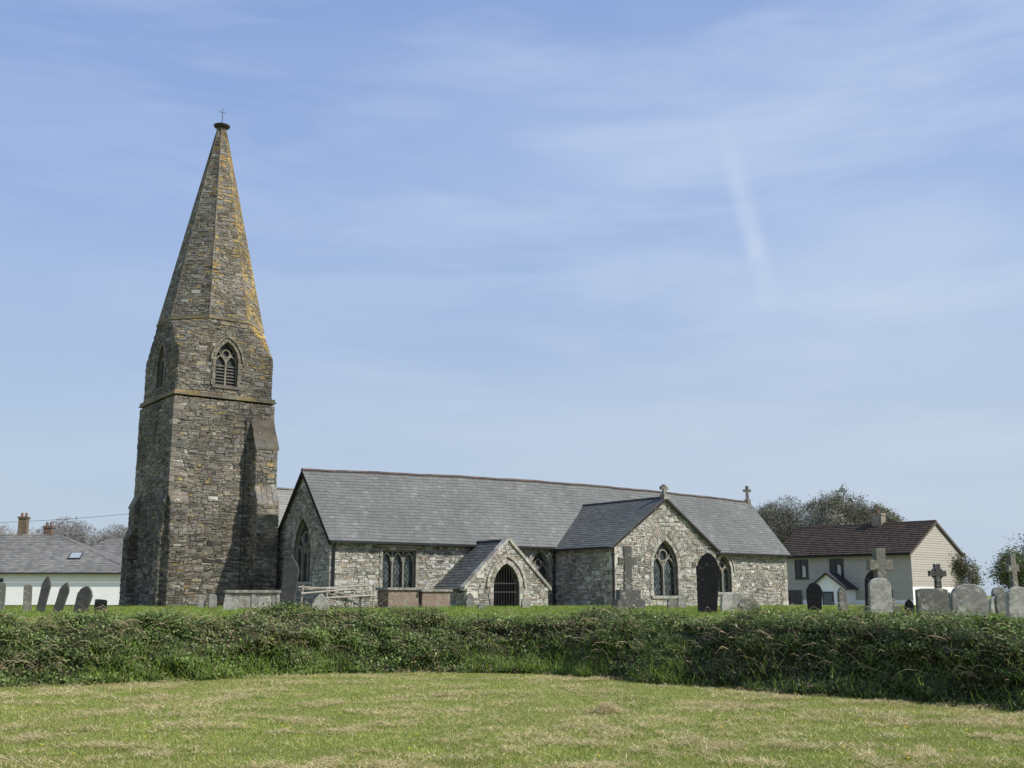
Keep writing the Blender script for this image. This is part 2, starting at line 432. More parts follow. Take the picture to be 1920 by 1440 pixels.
mb.face([(24,NY0,3),(24,NY1,3),(24,(NY0+NY1)/2,6)],MORT)
mb.build('rear_nave_wall',[M_STONE],church)
gable_roof('rear_nave_roof',-.5,24.2,0,(NY0+NY1)/2,6.12,1.07,2.75,church,(.2,.19,.18),colfn=pal([(1,(.26,.265,.25))],.1))
TX0,TX1,TY=12.97,20.13,-4.6; TC=(TX0+TX1)/2; TE=3.0; TR=5.45; hw=(TX1-TX0)/2
frT=FR((TC,TY,0),(0,-1,0))
ht=arc_window(frT,-.05,.55,1.7,1.4,church,r=1.55,relief=True,label='traceried two light pointed window in pale stone')
mb=MB()
wall(mb,frT,[(-hw,-.4),(hw,-.4),(hw,TE),(0,TR),(-hw,TE)],[ht])
wall(mb,FR((TX0,0,0),(-1,0,0)),[(0,-.4),(-TY,-.4),(-TY,TE),(0,TE)])
wall(mb,FR((TX1,TY,0),(1,0,0)),[(0,-.4),(-TY,-.4),(-TY,TE),(0,TE)])
quoins(mb,TX0,TY,1,1,-.3,TE-.1,C_DR); quoins(mb,TX1,TY,-1,1,-.3,TE-.1,C_DR)
mb.build('transept_wall',[M_STONE],church)
mt=(TR-TE)/hw
gable_roof('transept_roof',TY-.16,2.02,0,TC,TR+.07,mt,hw+.24,church,(.06,.06,.06),axis='y',verge=.12,colfn=pal([(4,(.102,.106,.102)),(1,(.125,.13,.125))],.06))
PX0,PX1,PY=5.68,10.35,-2.7; PC=(PX0+PX1)/2; PE=1.0; PR=3.12; pw=(PX1-PX0)/2; PB=-.2
frP=FR((PC,PY,0),(0,-1,0))
door=gothic(-.12,PB,1.5,1.15,1.2)
mb=MB()
wall(mb,frP,[(-pw,-.5),(pw,-.5),(pw,PE),(0,PR),(-pw,PE)],[door],rev=.35)
wall(mb,FR((PX0,0,0),(-1,0,0)),[(0,-.5),(-PY,-.5),(-PY,PE),(0,PE)])
wall(mb,FR((PX1,PY,0),(1,0,0)),[(0,-.5),(-PY,-.5),(-PY,PE),(0,PE)])
strip(mb,frP,resample(door[1:]+[door[0]],.3),0,.2,-.3,.07,C_DR,alt=.07,gap=.006,bev=.01)
strip(mb,frP,resample(gothic(-.12,PB,2.05,1.15,1.5,9)[2:],.22),0,.14,-.02,.12,pal([(3,(.36,.33,.27)),(1,(.26,.24,.2))]),gap=.006)
for sg in(-1,1):
    a=(sg*(pw+.22),PE-.22); b=(0,PR+.02); n=8
    for i in range(n):
        p=(a[0]+(b[0]-a[0])*i/n,a[1]+(b[1]-a[1])*i/n); q=(a[0]+(b[0]-a[0])*(i+.97)/n,a[1]+(b[1]-a[1])*(i+.97)/n)
        mb.prism(frP,[p,q,(q[0],q[1]+.19),(p[0],p[1]+.19)],-.28,.10,C_DR(),bev=.012)
quoins(mb,PX0,PY,1,1,-.4,PE-.05,C_DR,hi=.6); quoins(mb,PX1,PY,-1,1,-.4,PE-.05,C_DR,hi=.6)
mb.build('porch_wall',[M_STONE],church)
gable_roof('porch_roof',PY+.25,-.02,0,PC,PR+.05,(PR-PE)/pw,pw+.22,church,(.06,.06,.06),axis='y',colfn=pal([(4,(.095,.10,.097)),(1,(.125,.13,.125))],.06))
mb=MB(); n=9
for i in range(n+1):
    x=-.12-.70+1.40*i/n; r=1.2; top=PB+1.15+math.sqrt(max(0,r*r-(abs(x+.12)+r-.75)**2))
    mb.tube(P(frP,x,PB+.03,-.06),P(frP,x,top,-.06),.018,.018,5,(.04,.04,.042))
for zz in(.1,.9,1.3): mb.prism(frP,[(-.86,PB+zz),(.62,PB+zz),(.62,PB+zz+.05),(-.86,PB+zz+.05)],-.085,-.045,(.04,.04,.042))
mb.build('gate',[M_IRON],church)
ez=RZ+.07-m*(W/2+ev); tz=TR+.07-mt*(hw+.24)
for lo,hi in(((-.2,-.40,ez-.09),(TX0-.3,-.27,ez+.02)),((TX1+.3,-.40,ez-.09),(L+.2,-.27,ez+.02)),((TX0-.37,TY-.12,tz-.09),(TX0-.24,-.4,tz+.02)),((TX1+.24,TY-.12,tz-.09),(TX1+.37,-.4,tz+.02))):
    mb=MB(); mb.box(lo,hi,(.012,.012,.014)); mb.build('gutter',[M_DARK],church)
for (x,y,zt) in((.12,-.12,ez),(TX0-.12,-.12,ez-.1),(TX0-.06,TY-.12,tz),(TX1+.4,-.1,ez)):
    mb=MB(); mb.tube((x,y,-.2),(x,y,zt-.25),.06,.06,8,(.012,.012,.014)); mb.tube((x,y,zt-.25),(x,-.33 if y>-1 else y-.02,zt-.05),.05,.05,8,(.012,.012,.014))
    for zz in(.7,1.7,2.5): mb.box((x-.08,y-.06,zz),(x+.08,y+.1,zz+.05),(.015,.015,.017))
    mb.build('downpipe',[M_DARK],church)
def cross_prof(mb,fr,cx,z0,h,w,t,d,col,plinth=True,ring=0):
    az=z0+h*.66
    mb.prism(fr,[(cx-t*.62,z0),(cx+t*.62,z0),(cx+t/2,az-t/2),(cx-t/2,az-t/2)],-d/2,d/2,col)
    mb.prism(fr,[(cx-t/2,az-t/2+.002),(cx+t/2,az-t/2+.002),(cx+t*.58,z0+h),(cx-t*.58,z0+h)],-d/2,d/2,jit(col,.05))
    for s in(-1,1):
        q=[(cx+s*t/2,az-t/2),(cx+s*w/2,az-t*.58),(cx+s*w/2,az+t*.58),(cx+s*t/2,az+t/2)]
        mb.prism(fr,q if s>0 else q[::-1],-d/2+.004,d/2-.004,jit(col,.08))
    if ring:
        n=24; 
        for i in range(n):
            a0=2*math.pi*i/n; a1=2*math.pi*(i+1)/n; r0,r1=ring*.78,ring
            mb.prism(fr,[(cx+r0*math.cos(a0),az+r0*math.sin(a0)),(cx+r1*math.cos(a0),az+r1*math.sin(a0)),(cx+r1*math.cos(a1),az+r1*math.sin(a1)),(cx+r0*math.cos(a1),az+r0*math.sin(a1))],-d*.3,d*.3,col)
for (x,y,z,h) in((TC,TY-.02,TR+.1,.62),(L,W/2,RZ+.1,1.0)):
    mb=MB(); fr=FR((x,y,z),(0,-1,0) if h<.7 else (-.55,-.83,0)); cross_prof(mb,fr,0,.1,h-.1,.5,.16,.15,(.15,.135,.11)); mb.box((x-.16,y-.16,z-.15),(x+.16,y+.16,z+.12),(.16,.14,.12))
    mb.build('gable_cross',[M_STONE],church)
# --- tower
tx0,tx1,ty0,ty1=-5.5,-.4,6.05,11.15; cx,cy=-2.95,8.6; HS=2.55
ZC=10.05
mb=MB()
rowsT=(.07,.22); widT=(.14,.58)
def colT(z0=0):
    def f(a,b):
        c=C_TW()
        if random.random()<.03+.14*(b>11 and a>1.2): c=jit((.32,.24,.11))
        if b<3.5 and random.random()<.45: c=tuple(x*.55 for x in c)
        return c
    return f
slit=[(-.16,7.9),(.16,7.9),(.16,9.1),(-.16,9.1)]
for n,hol in(((0,-1,0),[]),((-1,0,0),[slit]),((1,0,0),[])):
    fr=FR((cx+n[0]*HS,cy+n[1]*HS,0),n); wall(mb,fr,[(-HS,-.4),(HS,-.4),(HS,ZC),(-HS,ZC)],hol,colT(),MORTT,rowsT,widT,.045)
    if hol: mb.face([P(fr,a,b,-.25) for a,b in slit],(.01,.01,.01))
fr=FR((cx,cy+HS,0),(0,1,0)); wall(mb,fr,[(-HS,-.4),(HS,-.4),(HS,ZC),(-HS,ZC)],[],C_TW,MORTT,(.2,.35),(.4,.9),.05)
C_TQ=pal([(3,(.24,.215,.175)),(2,(.29,.26,.205)),(2,(.17,.155,.13))])
for sx,sy in((1,1),(-1,1),(1,-1),(-1,-1)):
    quoins(mb,cx-sx*HS,cy-sy*HS,sx,sy,-.3,ZC-.05,C_TQ,.2,.5,.048,(.16,.3))
# string course in separate weathered blocks
for i,(p,z0,z1) in enumerate(((.09,ZC+.08,ZC+.17),(.045,ZC+.173,ZC+.3))):
    mb.box((cx-HS-p,cy-HS-p,z0),(cx+HS+p,cy+HS+p,z1),(.17,.145,.105))
    for n in((0,-1,0),(-1,0,0),(1,0,0)):
        fr=FR((cx+n[0]*(HS+p),cy+n[1]*(HS+p),0),n); a=-HS-p
        while a<HS+p-.05:
            w_=min(U(.4,.9),HS+p-a); mb.prism(fr,[(a+.005,z0+.006),(a+w_-.005,z0+.006),(a+w_-.005,z1-.006),(a+.005,z1-.006)],-.01,.006+U(0,.012),jit(random.choice([(.22,.19,.14),(.17,.15,.12),(.27,.205,.10)]),.15)); a+=w_
def buttress(mb,o,n,wd,stages,zb=-.4,capc=(.12,.10,.08)):
    n=V(n); t=Z.cross(n); o=V(o); z=zb
    for i,(pr,zt,ch) in enumerate(stages):
        nx=stages[i+1][0] if i+1<len(stages) else 0
        fr=FR(o+n*pr,n); wall(mb,fr,[(-wd/2,z),(wd/2,z),(wd/2,zt),(-wd/2,zt)],[],colT(),MORTT,rowsT,(.15,.5),.045)
        for s in(-1,1):
            m_=t*s; f2=FR(o+t*(s*wd/2),m_)
            sgn=1 if f2[1].dot(n)>0 else -1
            a=[(0,z),(sgn*pr,z),(sgn*pr,zt),(sgn*nx,zt+ch),(0,zt+ch)]
            if nx==0: a=a[:4]
            if sgn<0: a=a[::-1]
            wall(mb,f2,a,[],colT(),MORTT,rowsT,(.15,.5),.04)
        last=(i==len(stages)-1)
        if last:
            e=.05; ns=4
            for j in range(ns):
                f0,f1=j/ns,(j+.98)/ns
                p0=pr+e+(nx-pr-e)*f0; p1=pr+e+(nx-pr-e)*f1; za=zt-.04+(ch+.09)*f0; zb_=zt-.04+(ch+.09)*f1
                e2=e+U(-.015,.02)
                pts=[o+n*p0-t*(wd/2+e2)+Z*za,o+n*p0+t*(wd/2+e2)+Z*za,o+n*p1+t*(wd/2+e2)+Z*zb_,o+n*p1-t*(wd/2+e2)+Z*zb_]
                c=jit(capc,.2); dn=V((0,0,-.09))
                mb.face(pts,c); mb.face([pts[0]+dn,pts[1]+dn,pts[1],pts[0]],c); mb.face([pts[0]+dn,pts[0],pts[3],pts[3]+dn],c); mb.face([pts[1],pts[1]+dn,pts[2]+dn,pts[2]],c)
        else:
            k=5
            for j in range(k):
                p0=pr+(nx-pr)*j/k; zz=zt+ch*j/k
                q=zz+ch/k
                for s in range(4):
                    a0=-wd/2+wd*s/4+.01; a1=-wd/2+wd*(s+1)/4-.01
                    c=C_TW(); A=[o+n*(p0+.01)+t*a0+Z*(zz-.01),o+n*(p0+.01)+t*a1+Z*(zz-.01),o+n*(p0+(nx-pr)/k)+t*a1+Z*(q+.01),o+n*(p0+(nx-pr)/k)+t*a0+Z*(q+.01)]
                    mb.face(A,c); up=V((0,0,-.12)); mb.face([A[0]+up,A[1]+up,A[1],A[0]],c)
        z=zt
Y0=cy-HS
buttress(mb,(tx1-.57,Y0,0),(0,-1,0),1.12,[(1.15,5.0,.9),(.74,7.8,1.45)],capc=(.13,.115,.095))
buttress(mb,(tx0+.42,Y0,0),(0,-1,0),.8,[(.38,3.6,.35),(.26,5.0,.4)],capc=(.17,.15,.12))
buttress(mb,(tx0,ty0+.42,0),(-1,0,0),.8,[(.30,3.6,.3),(.2,5.0,.35)],capc=(.17,.15,.12))
buttress(mb,(tx0,ty1-.45,0),(-1,0,0),.85,[(.45,3.4,.5),(.26,5.0,.6)],capc=(.17,.15,.12))
B=2.45; z1=ZC+.3; z2=12.4; z3=14.15; q=B*math.tan(math.pi/8)
for n in((0,-1,0),(-1,0,0),(1,0,0),(0,1,0)):
    fr=FR((cx+n[0]*B,cy+n[1]*B,0),n)
    hole=arc_window(fr,0,z1+.45,1.15,1.25,church,sw=.15,name='belfry_window',louvre=True,col=pal([(2,(.20,.178,.138)),(1,(.25,.22,.17)),(1,(.15,.135,.11))]),label='louvred belfry opening under a pointed stone arch',tr=lambda a=0,b=0:(.22,.20,.16)) if n!=(0,1,0) else None
    pl=[(-B,z1),(B,z1),(B,z2),(q,z3),(-q,z3),(-B,z2)]
    wall(mb,fr,pl,[hole] if hole else [],colT(),MORTT,rowsT,widT,.045)
def ochre(p):
    def f(a,b): return jit((.38,.27,.09),.2) if random.random()<p else C_TW()
    return f
for sx,sy in((1,1),(-1,1),(1,-1),(-1,-1)):
    a=V((cx+sx*B,cy+sy*B,z2)); b=V((cx+sx*B,cy+sy*q,z3)); c=V((cx+sx*q,cy+sy*B,z3))
    nn=(b-a).cross(c-a); pts=[a,b,c] if nn.dot(V((sx,sy,0)))>0 else [a,c,b]
    nrm=(pts[1]-pts[0]).cross(pts[2]-pts[0]).normalized(); fr=FR(pts[0],nrm); pl=[((p-pts[0]).dot(fr[1]),(p-pts[0]).dot(fr[2])) for p in pts]
    wall(mb,fr,pl,[],ochre(.8 if sx>0 and sy<0 else .08),MORTT,(.12,.22),(.25,.5),.04)
def octo(r,off=0): return [(r/math.cos(math.pi/8)*math.cos(math.pi/8+math.pi/4*i),r/math.cos(math.pi/8)*math.sin(math.pi/8+math.pi/4*i)) for i in range(8)]
frU=(V((cx,cy,0)),V((1,0,0)),V((0,1,0)),V((0,0,1)))
mb.prism(frU,octo(B+.07),z3,z3+.1,(.25,.2,.12)); mb.prism(frU,octo(B+.03),z3+.102,z3+.2,(.19,.165,.125))
mb.box((tx1-1.45,Y0-.09,0.2),(tx1-1.42,Y0-.06,9.2),(.05,.05,.045))
mb.build('tower',[M_TOWER],church)
mb=MB(); zt=25.35; rt=.19; zb=z3+.2; R0=B-.02
ob_=octo(R0); ot=octo(rt)
for i in range(8):
    j=(i+1)%8
    a=V((cx+ob_[i][0],cy+ob_[i][1],zb)); b=V((cx+ob_[j][0],cy+ob_[j][1],zb)); c=V((cx+ot[j][0],cy+ot[j][1],zt)); d=V((cx+ot[i][0],cy+ot[i][1],zt))
    nrm=(b-a).cross(d-a).normalized(); fr=FR((a+b)/2,nrm); pl=[((p-fr[0]).dot(fr[1]),(p-fr[0]).dot(fr[2])) for p in(a,b,c,d)]
    H=pl[2][1]; w0=abs(pl[0][0]); w1=abs(pl[2][0])
    sunny=nrm.dot(V((1,-.1,0)))
    def cf(a_,b_,H=H,w0=w0,w1=w1,s=sunny):
        t=b_/H; e=(w0+(w1-w0)*t)-abs(a_)
        p=.01+(.25 if e<.2 and s>-.2 else .03)+(.42 if s>.5 else 0)+.18*max(0,t-.45)
        if any(abs(t-k)<.014 for k in (.335,.6,.82)) and s>-.3: p+=.3
        if random.random()<p: return jit((.34,.245,.10),.22)
        return C_TW()
    wall(mb,fr,pl,[],cf,MORTT,(.09,.22),(.16,.52),.035,warp=.01)
    k=26
    for s in range(k):
        mb.tube(a.lerp(d,s/k),a.lerp(d,(s+.96)/k),.04,.038,5,jit((.32,.235,.11) if random.random()<(.6 if sunny>.2 else .15) else (.19,.17,.135),.2))
sp=mb.build('spire',[M_SPIRE],church); sp['label']='tall octagonal stone spire mottled with orange lichen'
mb=MB()
prof=[(.2,zt-.1),(.24,zt),(.42,zt+.1),(.45,zt+.17),(.30,zt+.22),(.14,zt+.3),(.05,zt+.36)]
for (r0,a0),(r1,a1) in zip(prof,prof[1:]): mb.tube((cx,cy,a0),(cx,cy,a1),r0,r1,12,(.055,.05,.042))
mb.tube((cx,cy,zt+.3),(cx,cy,zt+1.2),.022,.014,5,(.05,.04,.04)); mb.tube((cx-.2,cy,zt+.95),(cx+.2,cy,zt+.95),.015,.015,5,(.05,.04,.04))
mb.build('finial',[M_IRON],sp)
# ================================================================= HOUSES
def simple_window(parent,fr,a0,b0,w,h,frame=(.7,.7,.68),mull=1,label=None,name='window'):
    mb=MB(); t=.06
    for q in([(a0,b0),(a0+w,b0),(a0+w,b0+t),(a0,b0+t)],[(a0,b0+h-t),(a0+w,b0+h-t),(a0+w,b0+h),(a0,b0+h)],[(a0,b0+t+.001),(a0+t,b0+t+.001),(a0+t,b0+h-t-.001),(a0,b0+h-t-.001)],[(a0+w-t,b0+t+.001),(a0+w,b0+t+.001),(a0+w,b0+h-t-.001),(a0+w-t,b0+h-t-.001)]):
        mb.prism(fr,q,-.02,.08,frame)
    for i in range(1,mull+1):
        x=a0+w*(.42 if mull==1 else i/(mull+1)); mb.prism(fr,[(x-.03,b0+t+.002),(x+.03,b0+t+.002),(x+.03,b0+h-t-.002),(x-.03,b0+h-t-.002)],-.02,.075,frame)
    mb.prism(fr,[(a0-.06,b0-.07),(a0+w+.06,b0-.07),(a0+w+.06,b0-.003),(a0-.06,b0-.003)],-.02,.12,frame)
    ob=mb.build(name,[M_DARK],parent)
    g=MB(); g.face([P(fr,a0+.03,b0+.03,.045),P(fr,a0+w-.03,b0+.03,.045),P(fr,a0+w-.03,b0+h-.03,.045),P(fr,a0+.03,b0+h-.03,.045)],(.02,)*3); g.build('glass',[M_GLASS],ob)
    c=MB()
    if h>1.4:
        c.face([P(fr,a0+w*.55,b0+.1,.05),P(fr,a0+w*.82,b0+.1,.05),P(fr,a0+w*.8,b0+h*.6,.05),P(fr,a0+w*.6,b0+h*.72,.05)],(.5,.49,.46)); c.build('curtain',[M_RENDER],ob)
    return ob
def chimney(parent,x,y,z0,z1,w,d,col,mat,pots=2,potc=(.3,.12,.06)):
    mb=MB(); mb.box((x-w/2,y-d/2,z0),(x+w/2,y+d/2,z1),col); mb.box((x-w/2-.06,y-d/2-.06,z1+.002),(x+w/2+.06,y+d/2+.06,z1+.14),jit(col))
    for i in range(pots):
        px=x+(i-(pots-1)/2)*w/pots; mb.tube((px,y,z1+.14),(px,y,z1+.45),.12,.09,8,jit(potc),1)
    return mb.build('chimney',[mat,M_TILE],parent)
hr=math.atan2(-.73,.68)
house=empty('house',(22.6,95.1,.3),hr,'two storey house with beige cladding and brown tiled roof','house')
HL,HW,HE,HR_=12.5,8.8,4.62,7.1
mb=MB()
C_B=lambda a=0,b=0: jit((.40,.375,.32),.03)
fF=FR((0,0,0),(0,-1,0)); fG=FR((HL,0,0),(1,0,0))
def boards(fr,pl): 
    mb.face([P(fr,a,b,.002) for a,b in pl],(.2,.18,.15)); cells(mb,fr,pl,(.19,.19),(30,30),0.004,0,C_B,tilt=.022,warp=0,mi=0)
boards(fF,[(0,.9),(HL,.9),(HL,HE),(0,HE)]); boards(fG,[(0,1.95),(HW,1.95),(HW,HE),(HW/2,HR_),(0,HE)])
mb.box((.0,.0,-.6),(HL,HW,1.95),(.84,.84,.82),1)
mb.face([(0,0,1.95),(0,HW,1.95),(0,HW,HE),(0,HW/2,HR_),(0,0,HE)],(.4,.37,.3)); mb.face([(0,HW,1.95),(HL,HW,1.95),(HL,HW,HE),(0,HW,HE)],(.4,.37,.3))
mb.build('wall',[M_CLAD,M_RENDER],house)
CR=pal([(3,(.068,.053,.045)),(2,(.082,.063,.053)),(1,(.052,.042,.037))],.08)
mh=(HR_-HE)/(HW/2); 
mb=MB(); o=.35; ze=HE-mh*o+.08; zr=HR_+.08
roof_face(mb,[(-.2,-o,ze),(HL+.15,-o,ze),(HL+.15,HW/2,zr),(-.2,HW/2,zr)],rows=(.34,.34),wid=(.25,.25),tilt=.06,colfn=CR,base=(.03,.02,.018))
roof_face(mb,[(HL+.15,HW+o,ze),(-.2,HW+o,ze),(-.2,HW/2,zr),(HL+.15,HW/2,zr)],rows=(.34,.34),wid=(.25,.25),tilt=.06,colfn=CR,base=(.03,.02,.018))
ridge(mb,(-.2,HW/2,zr+.02),(HL+.15,HW/2,zr+.02),(.10,.07,.055),.4,.12)
for sg in(0,1):
    a=V((HL+.17,-o if sg==0 else HW+o,ze-.02)); b=V((HL+.17,HW/2,zr-.02)); dn=V((0,0,-.2)); mb.face([a,b,b+dn,a+dn],(.12,.10,.085))
mb.box((-.2,-o-.1,ze-.16),(HL+.15,-o+.01,ze-.03),(.03,.03,.03))
hroof=mb.build('roof',[M_TILE],house)
chimney(hroof,HL-4.9,HW/2,6.6,7.9,.9,.7,(.26,.22,.17),M_STONE,1,(.25,.14,.09))
simple_window(house,fF,HL-10.4,2.65,1.25,1.55,(.02,.02,.022)); simple_window(house,fF,HL-7.1,2.65,1.25,1.55,(.02,.02,.022))
simple_window(house,fF,HL-11.2,.5,1.35,1.2,(.1,.1,.11)); simple_window(house,fF,HL-3.0,.6,1.3,1.1,(.1,.1,.11))
mb=MB(); px0,px1,py=HL-8.0,HL-4.9,-1.6; pe,pr=1.9,3.0
fp=FR(((px0+px1)/2,py,0),(0,-1,0)); hwp=(px1-px0)/2
mb.face([P(fp,a,b) for a,b in[(-hwp,-.5),(hwp,-.5),(hwp,pe),(0,pr),(-hwp,pe)]],(.9,.9,.89))
mb.face([(px0,py,-.5),(px0,0,-.5),(px0,0,pe),(px0,py,pe)],(.85,.85,.84)); mb.face([(px1,py,-.5),(px1,0,-.5),(px1,0,pe),(px1,py,pe)],(.85,.85,.84))
mb.build('porch',[M_RENDER],house)
mb=MB(); e=.3; mp=(pr-pe)/hwp; xc=(px0+px1)/2
roof_face(mb,[(px0-e,0,pe-mp*e+.06),(px0-e,py-.25,pe-mp*e+.06),(xc,py-.25,pr+.06),(xc,0,pr+.06)],colfn=pal([(1,(.04,.04,.045))]))
roof_face(mb,[(px1+e,py-.25,pe-mp*e+.06),(px1+e,0,pe-mp*e+.06),(xc,0,pr+.06),(xc,py-.25,pr+.06)],colfn=pal([(1,(.04,.04,.045))]))
for sg in(-1,1):
    a=V((xc+sg*(hwp+e),py-.27,pe-mp*e+.06)); b=V((xc,py-.27,pr+.06)); dn=V((0,0,-.12)); mb.face([a,b,b+dn,a+dn],(.025,.025,.03))
mb.build('porch_roof',[M_SLATE],house)
mb=MB(); mb.prism(fp,[(-.5,-.3),(.5,-.3),(.5,1.55),(-.5,1.55)],.0,.05,(.03,.03,.035)); mb.prism(fp,[(-.36,.5),(.36,.5),(.36,1.4),(-.36,1.4)],.05,.055,(.1,.12,.14)); mb.prism(fp,[(.38,.55),(.42,.55),(.42,.7),(.38,.7)],.052,.1,(.5,.5,.5)); mb.build('door',[M_DARK],house)
def hip_cottage(name,loc,rot,Lx,Wy,eh,rh,hipL,hipR,label,col=(.9,.9,.89),roofcol=None):
    e=empty(name,loc,rot,label,'cottage'); mb=MB()
    mb.box((0,0,-1),(Lx,Wy,eh),col); 
    if not hipR: mb.face([(Lx,0,eh),(Lx,Wy,eh),(Lx,Wy/2,rh)],col)
    if not hipL: mb.face([(0,0,eh),(0,Wy,eh),(0,Wy/2,rh)],col)
    mb.build('wall',[M_RENDER],e)
    mb=MB(); o=.3; mm=(rh-eh)/(Wy/2); ze=eh-mm*o+.05; zr=rh+.05; xl=hipL; xr=Lx-hipR
    A=(-o,-o,ze);Bb=(Lx+o,-o,ze);C=(Lx+o,Wy+o,ze);D=(-o,Wy+o,ze);R1=(xl,Wy/2,zr);R2=(xr,Wy/2,zr)
    if not hipR: R2=(Lx+o,Wy/2,zr)
    if not hipL: R1=(-o,Wy/2,zr)
    k=dict(rows=(.26,.26),wid=(.3,.42),colfn=roofcol or pal([(3,(.17,.165,.155)),(2,(.20,.195,.18)),(1,(.14,.14,.135))],.08),tilt=.02)
    for f in([A,Bb,R2,R1],[C,D,R1,R2]): roof_face(mb,f,**k)
    if hipR: roof_face(mb,[Bb,C,R2],**k); ridge(mb,Bb,R2,(.17,.16,.15),.45,.09); ridge(mb,C,R2,(.17,.16,.15),.45,.09)
    if hipL: roof_face(mb,[D,A,R1],**k)
    ridge(mb,R1,R2,(.2,.18,.16),.45,.1)
    mb.box((-o,-o-.1,ze-.12),(Lx+o,-o,ze-.02),(.05,.05,.05))
    r=mb.build('roof',[M_SLATE],e)
    return e,r,mm,ze
c1,r1,mm,ze=hip_cottage('cottage',(-46,79.0,.45),math.radians(5),18.5,9,2.85,5.6,0,6.9,'white rendered cottage with hipped grey slate roof and skylight')
chimney(r1,8.6,5.2,4.9,6.95,.62,.6,(.16,.12,.08),M_TOWER,2,(.2,.12,.08))
chimney(r1,10.2,6.2,4.6,6.3,.6,.6,(.16,.11,.085),M_TOWER,2,(.14,.12,.1))
mb=MB(); fr,_=face3([(0,-.3,ze),(5,-.3,ze),(5,4.5,5.65)]); 
mb.prism(fr,[(13.3,1.9),(14.2,1.9),(14.2,2.8),(13.3,2.8)],.02,.11,(.05,.05,.05)); mb.prism(fr,[(13.38,1.98),(14.12,1.98),(14.12,2.72),(13.38,2.72)],.11,.115,(.3,.34,.38)); mb.build('skylight',[M_DARK],r1)
fc=FR((0,0,0),(0,-1,0))
simple_window(c1,fc,8.2,1.3,1.1,1.0,(.03,.03,.03)); simple_window(c1,fc,2.5,1.2,1.1,1.1,(.03,.03,.03))
c2,r2,_,_=hip_cottage('cottage',(-43,101,.3),math.radians(-6),12.2,8,3.6,6.6,4.5,3.5,'slate roofed white cottage with terracotta chimney pots')
chimney(r2,11.0,4.5,4.8,7.7,.8,.7,(.5,.49,.46),M_RENDER,2,(.33,.1,.05))
# ================================================================= GROUND
fx=np.array([-60,-40,-20,-9.2,-5.7,-4.4,.5,2.3,3.3,5.5,7.4,12,16,22,40,60.]); fy=np.array([2,8,15.5,20.2,21.7,23.3,24,22,20.2,18.1,16.2,11,6,-3,-20,-30.])
gx=np.arange(-60,60,.25); gy=np.interp(gx,fx,fy); ker=np.ones(7)/7; gy=np.convolve(np.pad(gy,3,mode='edge'),ker,'valid')
def foot(x): return np.interp(x,gx,gy)
def ss(a,b,x): t=np.clip((x-a)/(b-a),0,1); return t*t*(3-2*t)
LAT=rng.random((256,256))
def vn(x,y):
    xi=np.floor(x).astype(int); yi=np.floor(y).astype(int); fx_=x-xi; fy_=y-yi; fx_=fx_*fx_*(3-2*fx_); fy_=fy_*fy_*(3-2*fy_)
    g=lambda a,b: LAT[a%256,b%256]
    return (g(xi,yi)*(1-fx_)+g(xi+1,yi)*fx_)*(1-fy_)+(g(xi,yi+1)*(1-fx_)+g(xi+1,yi+1)*fx_)*fy_
def fbm(x,y,o=3):
    s=0;a=1;t=0
    for i in range(o): s=s+a*vn(x+17.3*i,y+9.1*i); t+=a; a*=.5; x=x*2.03; y=y*2.03
    return s/t
def gh(x,y):
    x=np.asarray(x,float); y=np.asarray(y,float)
    d=y-foot(x); top=1.04-.53*ss(58,92,y)-.45*ss(120,500,y)
    und=.05*(fbm(x*.4+50,y*.4+50,2)-.5)
    return ss(.7,2.0,d)*(top+und*1.6*ss(1,6,d)*(1-ss(60,90,y)))+und*.7
def axis(lo,hi,st,far,k=1.25):
    a=list(np.arange(lo,hi+1e-6,st)); s=st
    b=[hi]; 
    while b[-1]<far: s*=k; b.append(b[-1]+s)
    s=st; c=[lo]
    while c[-1]>-far: s*=k; c.append(c[-1]-s)
    return np.array(sorted(set(c[1:]+a+b[1:])))
X=axis(-30,30,.4,1800); Y=axis(-4,70,.4,1800)
XX,YY=np.meshgrid(X,Y); HH=gh(XX,YY)
vv=np.stack([XX,YY,HH],-1).reshape(-1,3); nx,ny=len(X),len(Y)
I=(np.arange(ny-1)[:,None]*nx+np.arange(nx-1)[None]).ravel(); F=np.stack([I,I+1,I+nx+1,I+nx],1)
me=bpy.data.meshes.new('ground'); me.from_pydata(vv.tolist(),[],F.tolist()); me.polygons.foreach_set('use_smooth',[True]*len(F))
gm,nt,b=new_mat('lawn_ground'); tc=N(nt,'ShaderNodeTexCoord').outputs['Object']
c=ramp(nt,noise_node(nt,.9,6,.65,tc,.3),[(.3,(.13,.16,.035)),(.5,(.19,.215,.055)),(.68,(.27,.26,.09))])
c=mix(nt,c,(.36,.31,.16),ramp(nt,noise_node(nt,3.1,6,.7,tc,.6),[(.55,0.),(.68,.6)]))
c=mix(nt,c,ramp(nt,noise_node(nt,40,3,.7,tc),[(.3,.6),(.7,1.3)]),1.,'MULTIPLY')
nt.links.new(c,b.inputs['Base Color']); b.inputs['Roughness'].default_value=.95; b.inputs['Specular IOR Level'].default_value=.1
me.materials.append(gm); g=bpy.data.objects.new('ground',me); COL.objects.link(g); tag(g,kind='structure')
def blades(x,y,z,h,w,lean,cols,name,mat=M_GRASS,parent=None):
    n=len(x); a=rng.uniform(0,2*np.pi,n); la=rng.uniform(0,2*np.pi,n); ln=lean*h
    base=np.stack([x,y,z],1); wd=np.stack([np.cos(a)*w/2,np.sin(a)*w/2,np.zeros(n)],1)
    tip=base+np.stack([np.cos(la)*ln,np.sin(la)*ln,np.sqrt(np.maximum(h*h-ln*ln,(.1*h)**2))],1)
    vs=np.stack([base-wd,base+wd,tip],1).reshape(-1,3)
    return np_mesh(name,vs,3,cols,mat,parent)
